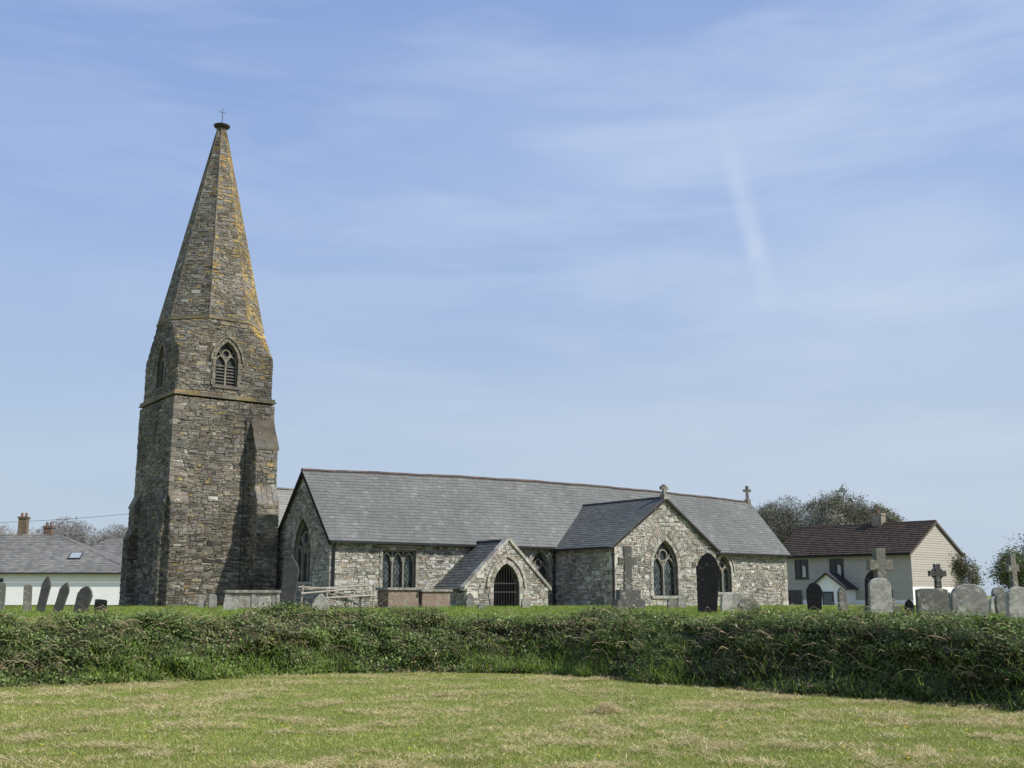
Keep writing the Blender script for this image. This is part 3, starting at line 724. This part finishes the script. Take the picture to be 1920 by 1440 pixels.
def palnp(n,cs,ws,j=.2):
    cs=np.array(cs); i=rng.choice(len(cs),n,p=np.array(ws)/sum(ws)); c=cs[i]*(1+rng.uniform(-j,j,(n,1)))
    return np.clip(c*(1+rng.uniform(-.06,.06,(n,3))),0,1)
def lawn_pts(n,y0=9.3,y1=25.5,pw=1.5):
    u=rng.random(n); y=(y0**(1-pw)+(y1**(1-pw)-y0**(1-pw))*u)**(1/(1-pw)); x=rng.uniform(-.56,.56,n)*y
    k=(y<foot(x)+.35); return x[k],y[k]
x,y=lawn_pts(380000); n=len(x); pt=fbm(x*.5,y*.5,3); pt2=fbm(x*2.2+9,y*2.2,2)
cols=palnp(n,[(.21,.27,.05),(.29,.34,.075),(.37,.39,.11),(.15,.21,.035),(.44,.39,.19)],[5,5,3,2.5,1.4])
cols*= (0.75+.6*pt2)[:,None]; 
dry=np.clip((pt-.50)*3,0,1)[:,None]; cols=cols*(1-dry*.35)+np.array([.44,.38,.17])*dry*.35
g=blades(x,y,gh(x,y)-.004,rng.uniform(.02,.05,n)*(.6+.8*pt2),rng.uniform(.006,.012,n)*(.6+y*.04),rng.uniform(.2,.9,n),cols,'mown_grass'); tag(g,kind='stuff',label='short mown lawn grass',cat='grass')
x,y=lawn_pts(620000); q=fbm(x*1.1+31,y*1.5+7,4)+.42*(vn(x*4.5,y*6.5)-.5); k=rng.random(len(x))<np.clip((q-.52)*4.5,0,1)**1.5*(.45+.4*np.clip((y-9)/8,0,1))+.03; x=x[k];y=y[k];n=len(x);q=q[k]
cols=palnp(n,[(.60,.50,.28),(.70,.60,.37),(.48,.38,.19),(.32,.25,.12)],[4,3,3,.8],.2)
g=blades(x,y,gh(x,y)+rng.uniform(0.005,.06,n)*np.clip((q-.5)*4,0.3,1.1),rng.uniform(.04,.11,n),rng.uniform(.005,.010,n)*(.6+y*.04),rng.uniform(.9,.99,n),cols,'dry_grass_clippings',M_GRASS); tag(g,kind='stuff',label='dry straw coloured grass clippings on lawn',cat='grass clippings')
hx=[];hy=[];hz=[]
for i in range(90):
    yy=rng.uniform(10.5,22); xx=rng.uniform(-.45,.45)*yy
    m_=int(rng.uniform(60,300)); r=rng.uniform(.08,.26); a=rng.normal(0,r*1.3,m_); b_=rng.normal(0,r*.7,m_); hx.append(xx+a);hy.append(yy+b_);hz.append(.05*np.exp(-(a*a+b_*b_*2)/(2*r*r))*rng.random(m_)+.01)
a=rng.normal(0,.13,1100); b_=rng.normal(0,.11,1100); hx.append(1.32+a);hy.append(15.6+b_);hz.append(.15*np.exp(-(a*a+b_*b_)/.04)*rng.random(1100))
x=np.concatenate(hx);y=np.concatenate(hy);z=np.concatenate(hz); k=y<foot(x)-.1; x=x[k];y=y[k];z=z[k]; n=len(x)
g=blades(x,y,gh(x,y)+z+.01,rng.uniform(.05,.12,n),rng.uniform(.006,.012,n),rng.uniform(.85,.99,n),palnp(n,[(.60,.50,.28),(.68,.58,.36),(.42,.33,.16)],[3,2,1.4]),'grass_clipping_heaps'); tag(g,kind='stuff',label='small heaps of dried mown grass',cat='grass clippings')
n=70; y=rng.uniform(10.8,20,n); x=rng.uniform(-.45,.45,n)*y; k=y<foot(x)-.2; x=x[k];y=y[k];n=len(x); r=.016; vs=[]
for i in range(n):
    z=float(gh(x[i],y[i]))+.05
    for a in range(6): vs.append((x[i]+r*math.cos(a*math.pi/3),y[i]+r*math.sin(a*math.pi/3),z+.01*(a%2)))
g=np_mesh('dandelion_flowers',np.array(vs),6,np.tile([.75,.55,.02],(n,1)),M_GRASS); tag(g,kind='stuff',label='tiny yellow dandelion flowers in the lawn',cat='wild flowers')
n=150000; y=rng.uniform(17,52,n); x=rng.uniform(-.55,.55,n)*y; k=y>foot(x)+1.3; x=x[k];y=y[k];n=len(x)
g=blades(x,y,gh(x,y)-.01,rng.uniform(.05,.15,n),rng.uniform(.012,.03,n),rng.uniform(.1,.6,n),palnp(n,[(.19,.28,.045),(.25,.34,.065),(.13,.2,.035),(.30,.30,.1)],[4,4,2,1]),'churchyard_grass'); tag(g,kind='stuff',label='green churchyard turf around the graves',cat='grass')
# ================================================================= HEDGE BANK
mask=(gx>-34)&(gx<20); px=gx[mask]; py_=gy[mask]
dl=np.concatenate([[0],np.cumsum(np.hypot(np.diff(px),np.diff(py_)))]); S=np.arange(0,dl[-1],.09); px=np.interp(S,dl,px); py_=np.interp(S,dl,py_)
tx=np.gradient(px); ty=np.gradient(py_); k_=np.ones(15)/15; tx=np.convolve(np.pad(tx,7,mode='edge'),k_,'valid'); ty=np.convolve(np.pad(ty,7,mode='edge'),k_,'valid'); l=np.hypot(tx,ty); nxn,nyn=-ty/l,tx/l
pn=np.array([-.40,-.28,-.12,.04,.16,.28,.48,.8,1.15,1.5,1.85,2.1]); pz=np.array([-.05,.10,.30,.54,.76,.95,1.06,1.09,1.07,1.03,.98,.85])
sp_=np.linspace(0,11,34); pn=np.interp(sp_,range(12),pn); pz=np.interp(sp_,range(12),pz); J=len(pn)
tn=np.gradient(pn); tz_=np.gradient(pz); ll=np.hypot(tn,tz_); on,oz=-tz_/ll,tn/ll
hs=1.0+.22*(fbm(S*.5,S*0+3,3)-.5)*2+.09*(fbm(S*1.6,S*0+13,2)-.5)*2+.05*ss(-9,-14,px)+.05*ss(2,7,px)
GX=px[:,None]+nxn[:,None]*pn; GY=py_[:,None]+nyn[:,None]*pn; GZ=pz[None]*hs[:,None]
nz_=fbm(S[:,None]*1.0+sp_[None]*0,sp_[None]*.5+S[:,None]*.13,3)-.47; nz2=fbm(S[:,None]*3.6,sp_[None]*1.5,2)-.5
dsp=.85*nz_+.24*nz2
DX=GX+nxn[:,None]*on*dsp; DY=GY+nyn[:,None]*on*dsp; DZ=GZ+oz*dsp*.35
PG=np.stack([DX,DY,DZ],-1)
ni=len(S); I=(np.arange(ni-1)[:,None]*J+np.arange(J-1)[None]).ravel(); F=np.stack([I,I+1,I+J+1,I+J],1)
hv=PG.reshape(-1,3)
vs=hv[F].reshape(-1,3)
hedge=empty('hedge',(0,0,0),0,'overgrown hedge bank of ivy, bramble and grass round the churchyard','hedge')
hc=palnp(len(F),[(.035,.045,.015),(.06,.06,.024),(.05,.04,.022)],[3,2,2])
np_mesh('bank',vs,4,hc,M_EARTH,hedge)
def sample(n,smin=0,smax=1,j0=0,j1=J-1.01):
    a=rng.uniform(smin,smax,n)*(ni-1.01); b=rng.uniform(j0,j1,n); ai=a.astype(int); bi=b.astype(int); fa=(a-ai)[:,None]; fb=(b-bi)[:,None]
    p=(PG[ai,bi]*(1-fa)+PG[ai+1,bi]*fa)*(1-fb)+(PG[ai,bi+1]*(1-fa)+PG[ai+1,bi+1]*fa)*fb
    no=np.stack([nxn[ai]*on[bi],nyn[ai]*on[bi],oz[bi]],1); return p,no,S[ai],b
def leafmesh(name,p,no,size,cols,parent,spread=.9,mat=M_LEAF):
    n=len(p); r=rng.normal(0,1,(n,3)); nn=no+r*spread*.6; nn/=np.linalg.norm(nn,axis=1)[:,None]
    t=np.cross(nn,rng.normal(0,1,(n,3))); t/=np.linalg.norm(t,axis=1)[:,None]; b=np.cross(nn,t); s=size[:,None]
    vs=np.stack([p-t*s*.9,p-b*s*.55-t*s*.1,p+t*s,p+b*s*.55-t*s*.1],1).reshape(-1,3)
    return np_mesh(name,vs,4,cols,mat,parent)
n=250000; p,no,sv,jv=sample(n,0.12,1,0,24)
patch=fbm(sv*.55,jv*.18+5,3); shade=fbm(sv*3+40,jv*.9,2); thin=fbm(sv*1.3+90,jv*.5+9,3); clump=fbm(sv*5+3,jv*1.4+60,2)
out=np.abs(rng.normal(0,.035,n))+rng.random(n)**6*.12+np.clip(clump-.5,0,1)*.28*rng.random(n); p=p+no*out[:,None]
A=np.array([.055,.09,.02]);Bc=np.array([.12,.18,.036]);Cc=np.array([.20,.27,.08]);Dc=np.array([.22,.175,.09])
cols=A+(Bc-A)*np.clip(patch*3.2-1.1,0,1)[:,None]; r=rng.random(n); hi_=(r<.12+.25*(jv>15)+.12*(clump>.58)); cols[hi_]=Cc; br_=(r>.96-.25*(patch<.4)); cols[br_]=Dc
cols=cols*(.4+1.15*shade)[:,None]*(1+rng.uniform(-.25,.25,(n,1)))*(1-.38*ss(2.0,5.0,p[:,0])*(jv<17))[:,None]  # front leaves of the right-hand stretch coloured darker, painting in its shaded side
k=rng.random(n)<np.clip((thin-.30)*5,.15,1)
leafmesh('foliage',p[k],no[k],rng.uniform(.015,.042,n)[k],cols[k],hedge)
vs=[];cs=[]
p,no,sv,jv=sample(3400,0.15,1,6,22)
for i in range(len(p)):
    a=V(p[i]); d=V(no[i]); t=V((U(-1,1),U(-1,1),U(-.1,.4))).normalized(); Lb=U(.2,.6); c=jit(random.choice([(.30,.235,.15),(.38,.31,.2),(.17,.14,.07)]),.2); pr_=a
    for s in range(1,5):
        f=s/4; q=a+t*(Lb*f)+d*(.16*math.sin(f*math.pi)*1.1)+V((0,0,-.12*f*f)); wv=V((0,0,.004)); 
        vs+=[pr_-wv,pr_+wv,q+wv,q-wv]; cs.append(c); pr_=q
np_mesh('bramble_stem',np.array([tuple(v) for v in vs]),4,np.array(cs),M_BARK,hedge)
p,no,sv,jv=sample(90000,.12,1,15,J-3); dens=fbm(sv*.45+3,sv*0+1,2); xx=p[:,0]
w_=np.clip(.35+1.1*((xx>-7.2)&(xx<3.0))+.45*(dens>.5),0,1); k=rng.random(len(p))<w_; p=p[k]; n=len(p)
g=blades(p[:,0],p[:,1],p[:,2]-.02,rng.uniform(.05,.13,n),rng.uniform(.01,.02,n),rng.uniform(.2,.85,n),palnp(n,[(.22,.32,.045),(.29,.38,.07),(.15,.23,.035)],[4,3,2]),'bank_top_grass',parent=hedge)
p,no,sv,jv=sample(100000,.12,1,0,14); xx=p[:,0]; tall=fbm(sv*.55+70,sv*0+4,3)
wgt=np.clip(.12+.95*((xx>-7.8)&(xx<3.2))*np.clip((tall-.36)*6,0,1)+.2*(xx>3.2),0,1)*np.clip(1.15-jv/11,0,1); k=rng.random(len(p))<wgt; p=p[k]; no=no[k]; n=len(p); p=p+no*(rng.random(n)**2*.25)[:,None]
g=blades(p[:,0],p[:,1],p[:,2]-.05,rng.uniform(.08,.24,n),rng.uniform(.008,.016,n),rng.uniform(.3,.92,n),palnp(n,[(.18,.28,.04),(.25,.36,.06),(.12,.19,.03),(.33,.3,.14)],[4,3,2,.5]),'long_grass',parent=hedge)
# ================================================================= GRAVES
def outline(kind,w,h):
    a=w/2
    if kind=='round': 
        return [(-a,0),(a,0),(a,h-a*.75)]+[(a*math.cos(t*math.pi/10),h-a*.75+a*.75*math.sin(t*math.pi/10)) for t in range(1,10)]+[(-a,h-a*.75)]
    if kind=='point': 
        return [(-a*.8,0),(a*.8,0),(a*.95,h*.5),(a*1.0,h*.8),(a*.75,h*.88),(a*.35,h*.95),(0,h),(-a*.35,h*.95),(-a*.75,h*.88),(-a,h*.8),(-a*.92,h*.5)]
    if kind=='ogee':
        return [(-a*.78,0),(a*.74,0),(a*.86,h*.4),(a*.97,h*.7),(a,h*.80),(a*.86,h*.83),(a*.8,h*.88),(a*.5,h*.95),(a*.22,h*.985),(0,h),(-a*.26,h*.98),(-a*.55,h*.94),(-a*.8,h*.87),(-a*.86,h*.82),(-a,h*.79),(-a*.96,h*.65),(-a*.88,h*.35)]
    if kind=='gothic': return gothic(0,0,w,h-w*.866,w,6)
    return [(-a,0),(a,0),(a*.98,h*.97),(a*.6,h),(-a*.6,h),(-a*.98,h*.97)]
GR='headstones in the churchyard'
def headstone(x,y,w,h,kind,dark,tilt=0,turn=0,t=.1,label=None,lean=0,sink=.3):
    mb=MB(); fr=FR((0,0,0),(0,-1,0)); c={'d':(.065,.065,.062),'k':(.014,.014,.015),'g':(.25,.245,.22),'l':(.38,.37,.33),'m':(.16,.16,.138)}[dark]
    ol=[(p[0]+U(-.006,.006),p[1]+U(-.006,.006)) for p in outline(kind,w,h+sink)]
    mb.prism(fr,ol,-t/2,t/2,c,bev=.015)
    nm={'d':'dark slate','k':'black slate','g':'grey granite','l':'pale lichen-spotted stone','m':'mottled grey stone'}[dark]; km={'round':'round-topped','point':'pointed','ogee':'shouldered','gothic':'arch-topped','flat':'flat-topped'}[kind]
    ob=mb.build('headstone',[M_GSLATE if dark in'dk' else M_GRAVE],loc=(x,y,float(gh(x,y))-sink),rot=(math.radians(lean),math.radians(tilt),math.radians(turn)))
    tag(ob,label or f'{nm} {km} headstone'+(', leaning,' if abs(tilt)>4 else '')+' standing in churchyard grass','headstone',GR)
for a in [(-17.5,38,.24,.95,'flat','m',0,10),(-15.7,36,.26,.9,'round','m',-2,25),(-14.5,34,.26,1.17,'point','d',9,5),(-14.02,34,.29,1.0,'point','d',15,5),(-12.9,33,.44,.85,'ogee','d',12,0),(-13.75,37,.4,.42,'flat','k',4,10),
  (-12.3,44,.3,.55,'round','g',0,20),(-11.85,44,.32,.57,'round','g',-2,20),(-9.7,38,.48,.45,'flat','l',6,10),(-8.0,36,.42,.48,'round','l',-4,10),
  (-6.72,33,.48,1.68,'point','d',4,0),(-5.9,34,.52,.58,'gothic','l',3,10),(-1.75,46,.36,.6,'gothic','m',0,30),(.55,45,.4,.42,'round','g',2,30),(-1.2,43,.3,.2,'round','m',3,30),
  (5.8,33,.70,1.80,'ogee','k',2,-6),(6.95,36,.42,.62,'round','l',2,20),(7.72,38,.42,.62,'round','g',0,20),(7.45,35,.7,.42,'round','m',0,8),(6.35,44,.4,.42,'round','m',0,20),(7.2,47,.4,.5,'flat','g',0,20),
  (10.35,38,.54,1.02,'ogee','k',1,-10),(9.96,30,.62,1.0,'round','l',0,5),(10.72,33,.46,1.3,'gothic','k',2,-10),(10.3,34.5,.3,.8,'gothic','m',-2,15),(11.45,32,.26,.42,'gothic','k',0,-10),
  (9.85,26,.78,.66,'flat','m',0,6),(10.3,25,.88,.78,'round','g',0,8),(13.1,30,.5,.5,'round','l',3,12),(12.4,28,.4,.55,'round','m',-3,12),(10.95,24,.55,.72,'round','l',2,6),(14.6,33,.5,.62,'flat','m',-2,6),(15.8,36,.5,.8,'round','g',2,6),(12.0,36,.4,.5,'round','g',2,6),
  (-19,40,.5,.7,'round','g',0,10),(13.6,26,.6,.8,'round','m',0,6)]:
    headstone(*a)
def grave_cross(x,y,h,w,t,d,col,ph,pw_,label,ring=0,turn=15,mat=M_GRAVE,tilt=0):
    mb=MB(); fr=FR((0,0,0),(0,-1,0))
    mb.box((-pw_/2,-pw_/2.4,-.3),(pw_/2,pw_/2.4,ph*.5),jit(col)); mb.box((-pw_*.38,-pw_*.3,ph*.5+.002),(pw_*.38,pw_*.3,ph),jit(col))
    cross_prof(mb,fr,0,ph+.001,h-ph,w,t,d,col,ring=ring)
    ob=mb.build('gravestone_cross',[mat],loc=(x,y,float(gh(x,y))),rot=(0,math.radians(tilt),math.radians(turn))); tag(ob,label,'grave cross','cross memorials in the churchyard')
grave_cross(4.4,42,2.35,.72,.26,.2,(.14,.135,.118),.72,1.05,'weathered stone cross on a stepped granite plinth',turn=10)
grave_cross(10.5,31.5,1.86,.72,.26,.22,(.19,.185,.15),.45,.8,'massive weathered granite wheel cross with lichen above the graves',ring=.24,turn=12)
grave_cross(11.55,30,1.36,.48,.13,.12,(.07,.07,.062),.6,.6,'small dark ringed celtic cross on plinth',ring=.17,turn=10)
grave_cross(15.0,33,1.75,.4,.17,.16,(.18,.17,.14),.5,.7,'slender weathered stone cross',ring=.16,turn=20,tilt=-2)
def chest_tomb(x,y,w,d,h,turn,label,col,mat,kind='panel'):
    mb=MB(); 
    mb.box((-w/2,-d/2,-.3),(w/2,d/2,h-.1),col); mb.box((-w/2-.08,-d/2-.08,h-.098),(w/2+.08,d/2+.08,h),(.26,.25,.22),1)
    mb.box((-w/2-.06,-d/2-.06,-.3),(w/2+.06,d/2+.06,.1),(.2,.19,.17),1)
    if kind=='panel':
        for s in(-1,1): mb.box((s*w/2-.09,-d/2-.03,.1),(s*w/2+.03 if s>0 else s*w/2+.09,-d/2+.02,h-.1),(.3,.29,.26),1)
        mb.box((-.07,-d/2-.03,.1),(.07,-d/2+.02,h-.1),(.3,.29,.26),1)
    if kind=='rubble':
        for n,hw_,o in(((0,-1,0),w/2,(0,-d/2,0)),((-1,0,0),d/2,(-w/2,0,0)),((1,0,0),d/2,(w/2,0,0))): cells(mb,FR(o,n),[(-hw_,-.1),(hw_,-.1),(hw_,h-.1),(-hw_,h-.1)],(.06,.12),(.12,.4),.012,.03,C_CH)
    ob=mb.build('chest_tomb',[mat,M_GRAVE],loc=(x,y,float(gh(x,y))),rot=(0,0,math.radians(turn))); tag(ob,label,'chest tomb','chest tombs in the churchyard')
chest_tomb(-9.85,42,1.9,.9,.72,20,'pale grey stone chest tomb with flat slab lid',(.27,.26,.23),M_GRAVE)
chest_tomb(-6.95,45.5,2.0,1.0,.62,34,'low rubble chest tomb beneath wooden rails',(.2,.19,.17),M_STONE,'rubble')
chest_tomb(-4.75,46.4,1.45,.95,.86,34,'red brick chest tomb with grey slab lid',(.2,.1,.07),M_BRICK,'brick')
chest_tomb(-3.45,47.1,1.35,.95,.80,34,'weathered red brick chest tomb patched with lichen',(.2,.1,.07),M_BRICK,'brick')
fence=empty('wooden_rail_fence',(-6.9,44.6,float(gh(-6.9,44.6))),math.radians(20),'loose weathered timber rails propped round a low tomb','fence')
for i,(a,b_) in enumerate((((-1.7,0,.88),(1.3,.1,.72)),((-1.6,-.1,.62),(.6,0,.80)),((-.6,-.15,.45),(1.5,0,.55)),((-1.7,.1,.75),(1.5,.3,.98)))):
    mb=MB(); mb.tube(a,b_,.032,.028,6,jit((.42,.38,.32)),cap=True); mb.build('rail',[M_BARK],fence)
for xx,yy,hh,tl in((-1.6,0,.95,.1),(-.5,-.05,.8,-.08),(1.35,.1,1.05,.06),(.45,.1,.8,.15)):
    mb=MB(); mb.tube((xx,yy,-.1),(xx+tl,yy,hh),.035,.03,6,jit((.36,.33,.28)),cap=True); mb.build('post',[M_BARK],fence)
# ================================================================= TREES
def grow(segs,p,d,Ln,r,lev,mx,env,kids,up=.12):
    n=3; 
    for i in range(n):
        q=p+d*(Ln/n); r2=r*.84
        if env and lev>=1:
            v,c=env(q)
            if v>1.15: return
            if v>.9: d=(d*.5+(c-q).normalized()*.5).normalized(); q=p+d*(Ln/n)
        segs.append((p.copy(),q.copy(),r,r2,lev)); p=q; r=r2
        d=(d+V((U(-1,1),U(-1,1),U(-1,1)))*.22+Z*up*.3).normalized()
        if lev<mx:
            for _ in range(kids if i==n-1 else kids-2 if i else (1 if lev>0 else 0)):
                nd=(d+V((U(-1,1),U(-1,1),U(-.7,1)))*.95+Z*up).normalized()
                grow(segs,p,nd,Ln*U(.58,.82),r*U(.5,.7),lev+1,mx,env,kids,up)
def tree(name,x,y,H,Rx,Rz,label,twig=(.14,.125,.105),leafn=0,leafc=None,lsize=(.08,.16),mx=5,kids=4,group=None,trunkf=.34,tmin=.014,cap=17000,sig=.26):
    z0=float(gh(x,y)); e=empty(name,(x,y,z0-.1),U(0,6),label,'tree',group)
    cz=H-Rz; ph=[U(0,6) for _ in range(4)]; C=V((0,0,cz))
    def env(q):
        a=math.atan2(q.y,q.x); k=1+.12*math.sin(3*a+ph[0])+.08*math.sin(5*a+ph[1]+q.z*.8)
        return (q.x*q.x+q.y*q.y)/(Rx*k)**2+((q.z-cz)/(Rz*(1+.07*math.sin(2*a+ph[2]))))**2, C
    segs=[]; grow(segs,V((0,0,0)),Z,H*trunkf,.032*H,0,mx,env,kids)
    if len(segs)>cap:
        hi=[s for s in segs if s[4]>=4]; lo=[s for s in segs if s[4]<4]; hi=random.sample(hi,max(1,cap-len(lo))) if len(hi)>cap-len(lo) else hi; segs=lo+hi
    t=MB(); c=MB()
    for a,b_,r0,r1,l in segs:
        (t if l<=1 else c).tube(a,b_,max(r0,tmin),max(r1,tmin*.85),6 if l<=1 else 3,jit(twig,.2))
    t.build('trunk',[M_BARK],e); c.build('branches',[M_BARK],e)
    if leafn:
        pts=[s[1] for s in segs if s[4]>=mx-2] or [s[1] for s in segs]
        cen=np.array([tuple(random.choice(pts)) for _ in range(max(10,leafn//45))])
        i=rng.integers(0,len(cen),leafn); p=cen[i]+rng.normal(0,sig,(leafn,3)); lum=rng.uniform(.6,1.35,len(cen))[i]
        cols=palnp(leafn,leafc,[1]*len(leafc),.2)*lum[:,None]
        leafmesh('crown',p,np.tile([0.3,-.3,.7],(leafn,1)),rng.uniform(*lsize,leafn),cols,e)
    return e
ol=[(.14,.16,.085),(.18,.19,.11),(.13,.13,.085)]
for x,y,H,R,rz,lf in((24.8,112,10.6,3.7,4.4,5000),(28.6,114,11.6,4.4,4.9,9000),(32.8,112,12.4,5.0,5.3,15000),(36.6,114,11.4,4.2,4.8,15000)):
    tree('tree',x,y,H,R,rz,'windswept grey-brown tree, barely in leaf, behind the house',twig=(.25,.24,.20),leafn=lf,leafc=ol,lsize=(.06,.13),group='windswept trees behind the buildings',tmin=.02,kids=5 if lf<10000 else 4)
for x,y,H,R in((-47.5,106,8.6,3.4),(-43.7,108,8.9,3.8),(-39.8,110,8.4,3.6),(-51.5,108,7.6,3.0)):
    tree('tree',x,y,H,R,3.6,'bare grey leafless tree behind the cottage',twig=(.27,.25,.225),group='bare trees behind the cottages',kids=5,tmin=.018,cap=11000)
gl=[(.11,.14,.045),(.15,.18,.065),(.085,.105,.038)]
for x,y,H,R in((37.6,84,5.2,2.6),(41.2,86,7.2,3.6),(36.6,92,5.0,2.4),(35.4,76,3.8,2.0),(33.8,70,2.7,1.8),(45.5,88,7.0,3.4)):
    tree('tree',x,y,H,R,H*.42,'dark green leafy tree at the churchyard edge',twig=(.14,.12,.09),leafn=6000,leafc=gl,lsize=(.06,.12),mx=5,kids=4,trunkf=.3,cap=8000,group='leafy trees at the churchyard edge',sig=.3)
pole=MB(); pole.tube((0,0,-.3),(0,0,9.0),.14,.1,8,(.1,.08,.06),cap=True); pole.box((-.9,-.05,8.5),(.9,.05,8.62),(.1,.08,.06))
po=pole.build('utility_pole',[M_BARK],loc=(-27.5,96,.5)); tag(po,'tall timber utility pole with crossarm','utility pole')
cb=MB(); pr_=None
for i in range(41):
    t=i/40; q=V((-75+47.5*t,96,8.6+1.6*((t-.5)**2)*4-.9)); 
    if pr_: cb.tube(pr_,q,.02,.02,4,(.02,.02,.02))
    pr_=q
tag(cb.build('power_cable',[M_IRON]),'thin black overhead power cable','power cable')
# ================================================================= LIGHT, SKY, CAMERA
EL=math.radians(43); sx,sy=.94,-.34
Sd=V((sx*math.cos(EL),sy*math.cos(EL),math.sin(EL))).normalized()
sl=bpy.data.lights.new('sun','SUN'); sl.energy=5.0; sl.angle=math.radians(.6); sl.color=(1,.95,.86)
so=bpy.data.objects.new('sun',sl); COL.objects.link(so); so.rotation_euler=Sd.to_track_quat('Z','Y').to_euler(); so.location=(40,-10,60)
wd=bpy.data.worlds.new('World'); scene.world=wd; wd.use_nodes=True; nt=wd.node_tree; bg=nt.nodes['Background']
sk=N(nt,'ShaderNodeTexSky',sky_type='NISHITA'); sk.sun_disc=False; sk.sun_elevation=EL; sk.sun_rotation=math.atan2(sx,sy); sk.air_density=1.2; sk.dust_density=1.0; sk.ozone_density=2.5
tc=N(nt,'ShaderNodeTexCoord').outputs['Generated']
def mr(src,a,b,c_,d):
    n=N(nt,'ShaderNodeMapRange',interpolation_type='SMOOTHSTEP'); nt.links.new(src,n.inputs[0])
    for i,v in enumerate((a,b,c_,d)): n.inputs[i+1].default_value=v
    return n.outputs[0]
def mul(a,b):
    n=N(nt,'ShaderNodeMath',operation='MULTIPLY')
    for i,v in enumerate((a,b)):
        if isinstance(v,float): n.inputs[i].default_value=v
        else: nt.links.new(v,n.inputs[i])
    return n.outputs[0]
sz=N(nt,'ShaderNodeSeparateXYZ'); nt.links.new(tc,sz.inputs[0])
mp=N(nt,'ShaderNodeMapping'); mp.inputs['Rotation'].default_value=(0,math.radians(-24),0); mp.inputs['Scale'].default_value=(.9,.9,3.2); nt.links.new(tc,mp.inputs['Vector'])
f1=noise_node(nt,1.6,4,.45,mp.outputs[0],.5)
mp2=N(nt,'ShaderNodeMapping'); mp2.inputs['Rotation'].default_value=(0,math.radians(-28),0); mp2.inputs['Scale'].default_value=(1.5,1.5,8); mp2.inputs['Location'].default_value=(3,1,.4); nt.links.new(tc,mp2.inputs['Vector'])
f2=noise_node(nt,2.4,6,.55,mp2.outputs[0],.4)
c=mix(nt,sk.outputs[0],(1.95,2.85,5.2),.72)
c=mix(nt,c,(3.5,4.25,5.7),mul(ramp(nt,f1,[(.38,0.),(.66,.75)]),mr(sz.outputs[0],-.45,.45,.42,1.1)))
c=mix(nt,c,(4.3,4.95,6.0),mul(ramp(nt,f2,[(.42,0.),(.78,.55)]),mr(sz.outputs[0],-.5,.4,.5,1.1)))
A=V((400,1914,849)); Bv=V((485,1974,535)); nn=A.cross(Bv).normalized()
d_=N(nt,'ShaderNodeVectorMath',operation='DOT_PRODUCT'); nt.links.new(tc,d_.inputs[0]); d_.inputs[1].default_value=tuple(nn)
ab=N(nt,'ShaderNodeMath',operation='ABSOLUTE'); nt.links.new(d_.outputs['Value'],ab.inputs[0])
band=mul(mul(mr(ab.outputs[0],.001,.014,1.,0.),mul(mr(sz.outputs[2],.235,.28,0.,1.),mr(sz.outputs[2],.30,.45,1.,0.))),mr(noise_node(nt,22,4,.55,tc,.3),.25,.7,.10,.42))
c=mix(nt,c,(4.7,5.3,6.2),mul(band,mr(sz.outputs[1],0.,.1,0.,1.)))
hz=mr(sz.outputs[2],-.02,.40,.72,0.)
c=mix(nt,c,(3.6,4.25,4.7),hz)
nt.links.new(c,bg.inputs['Color']); bg.inputs['Strength'].default_value=.148
cam=bpy.data.cameras.new('camera'); co=bpy.data.objects.new('camera',cam); COL.objects.link(co); co.location=(0,0,1.6); co.rotation_euler=(math.radians(90+10.96),0,0)
cam.sensor_width=36; cam.lens=38.25; cam.clip_end=5000; scene.camera=co
scene.view_settings.view_transform='Standard'; scene.view_settings.look='None'; scene.view_settings.exposure=0
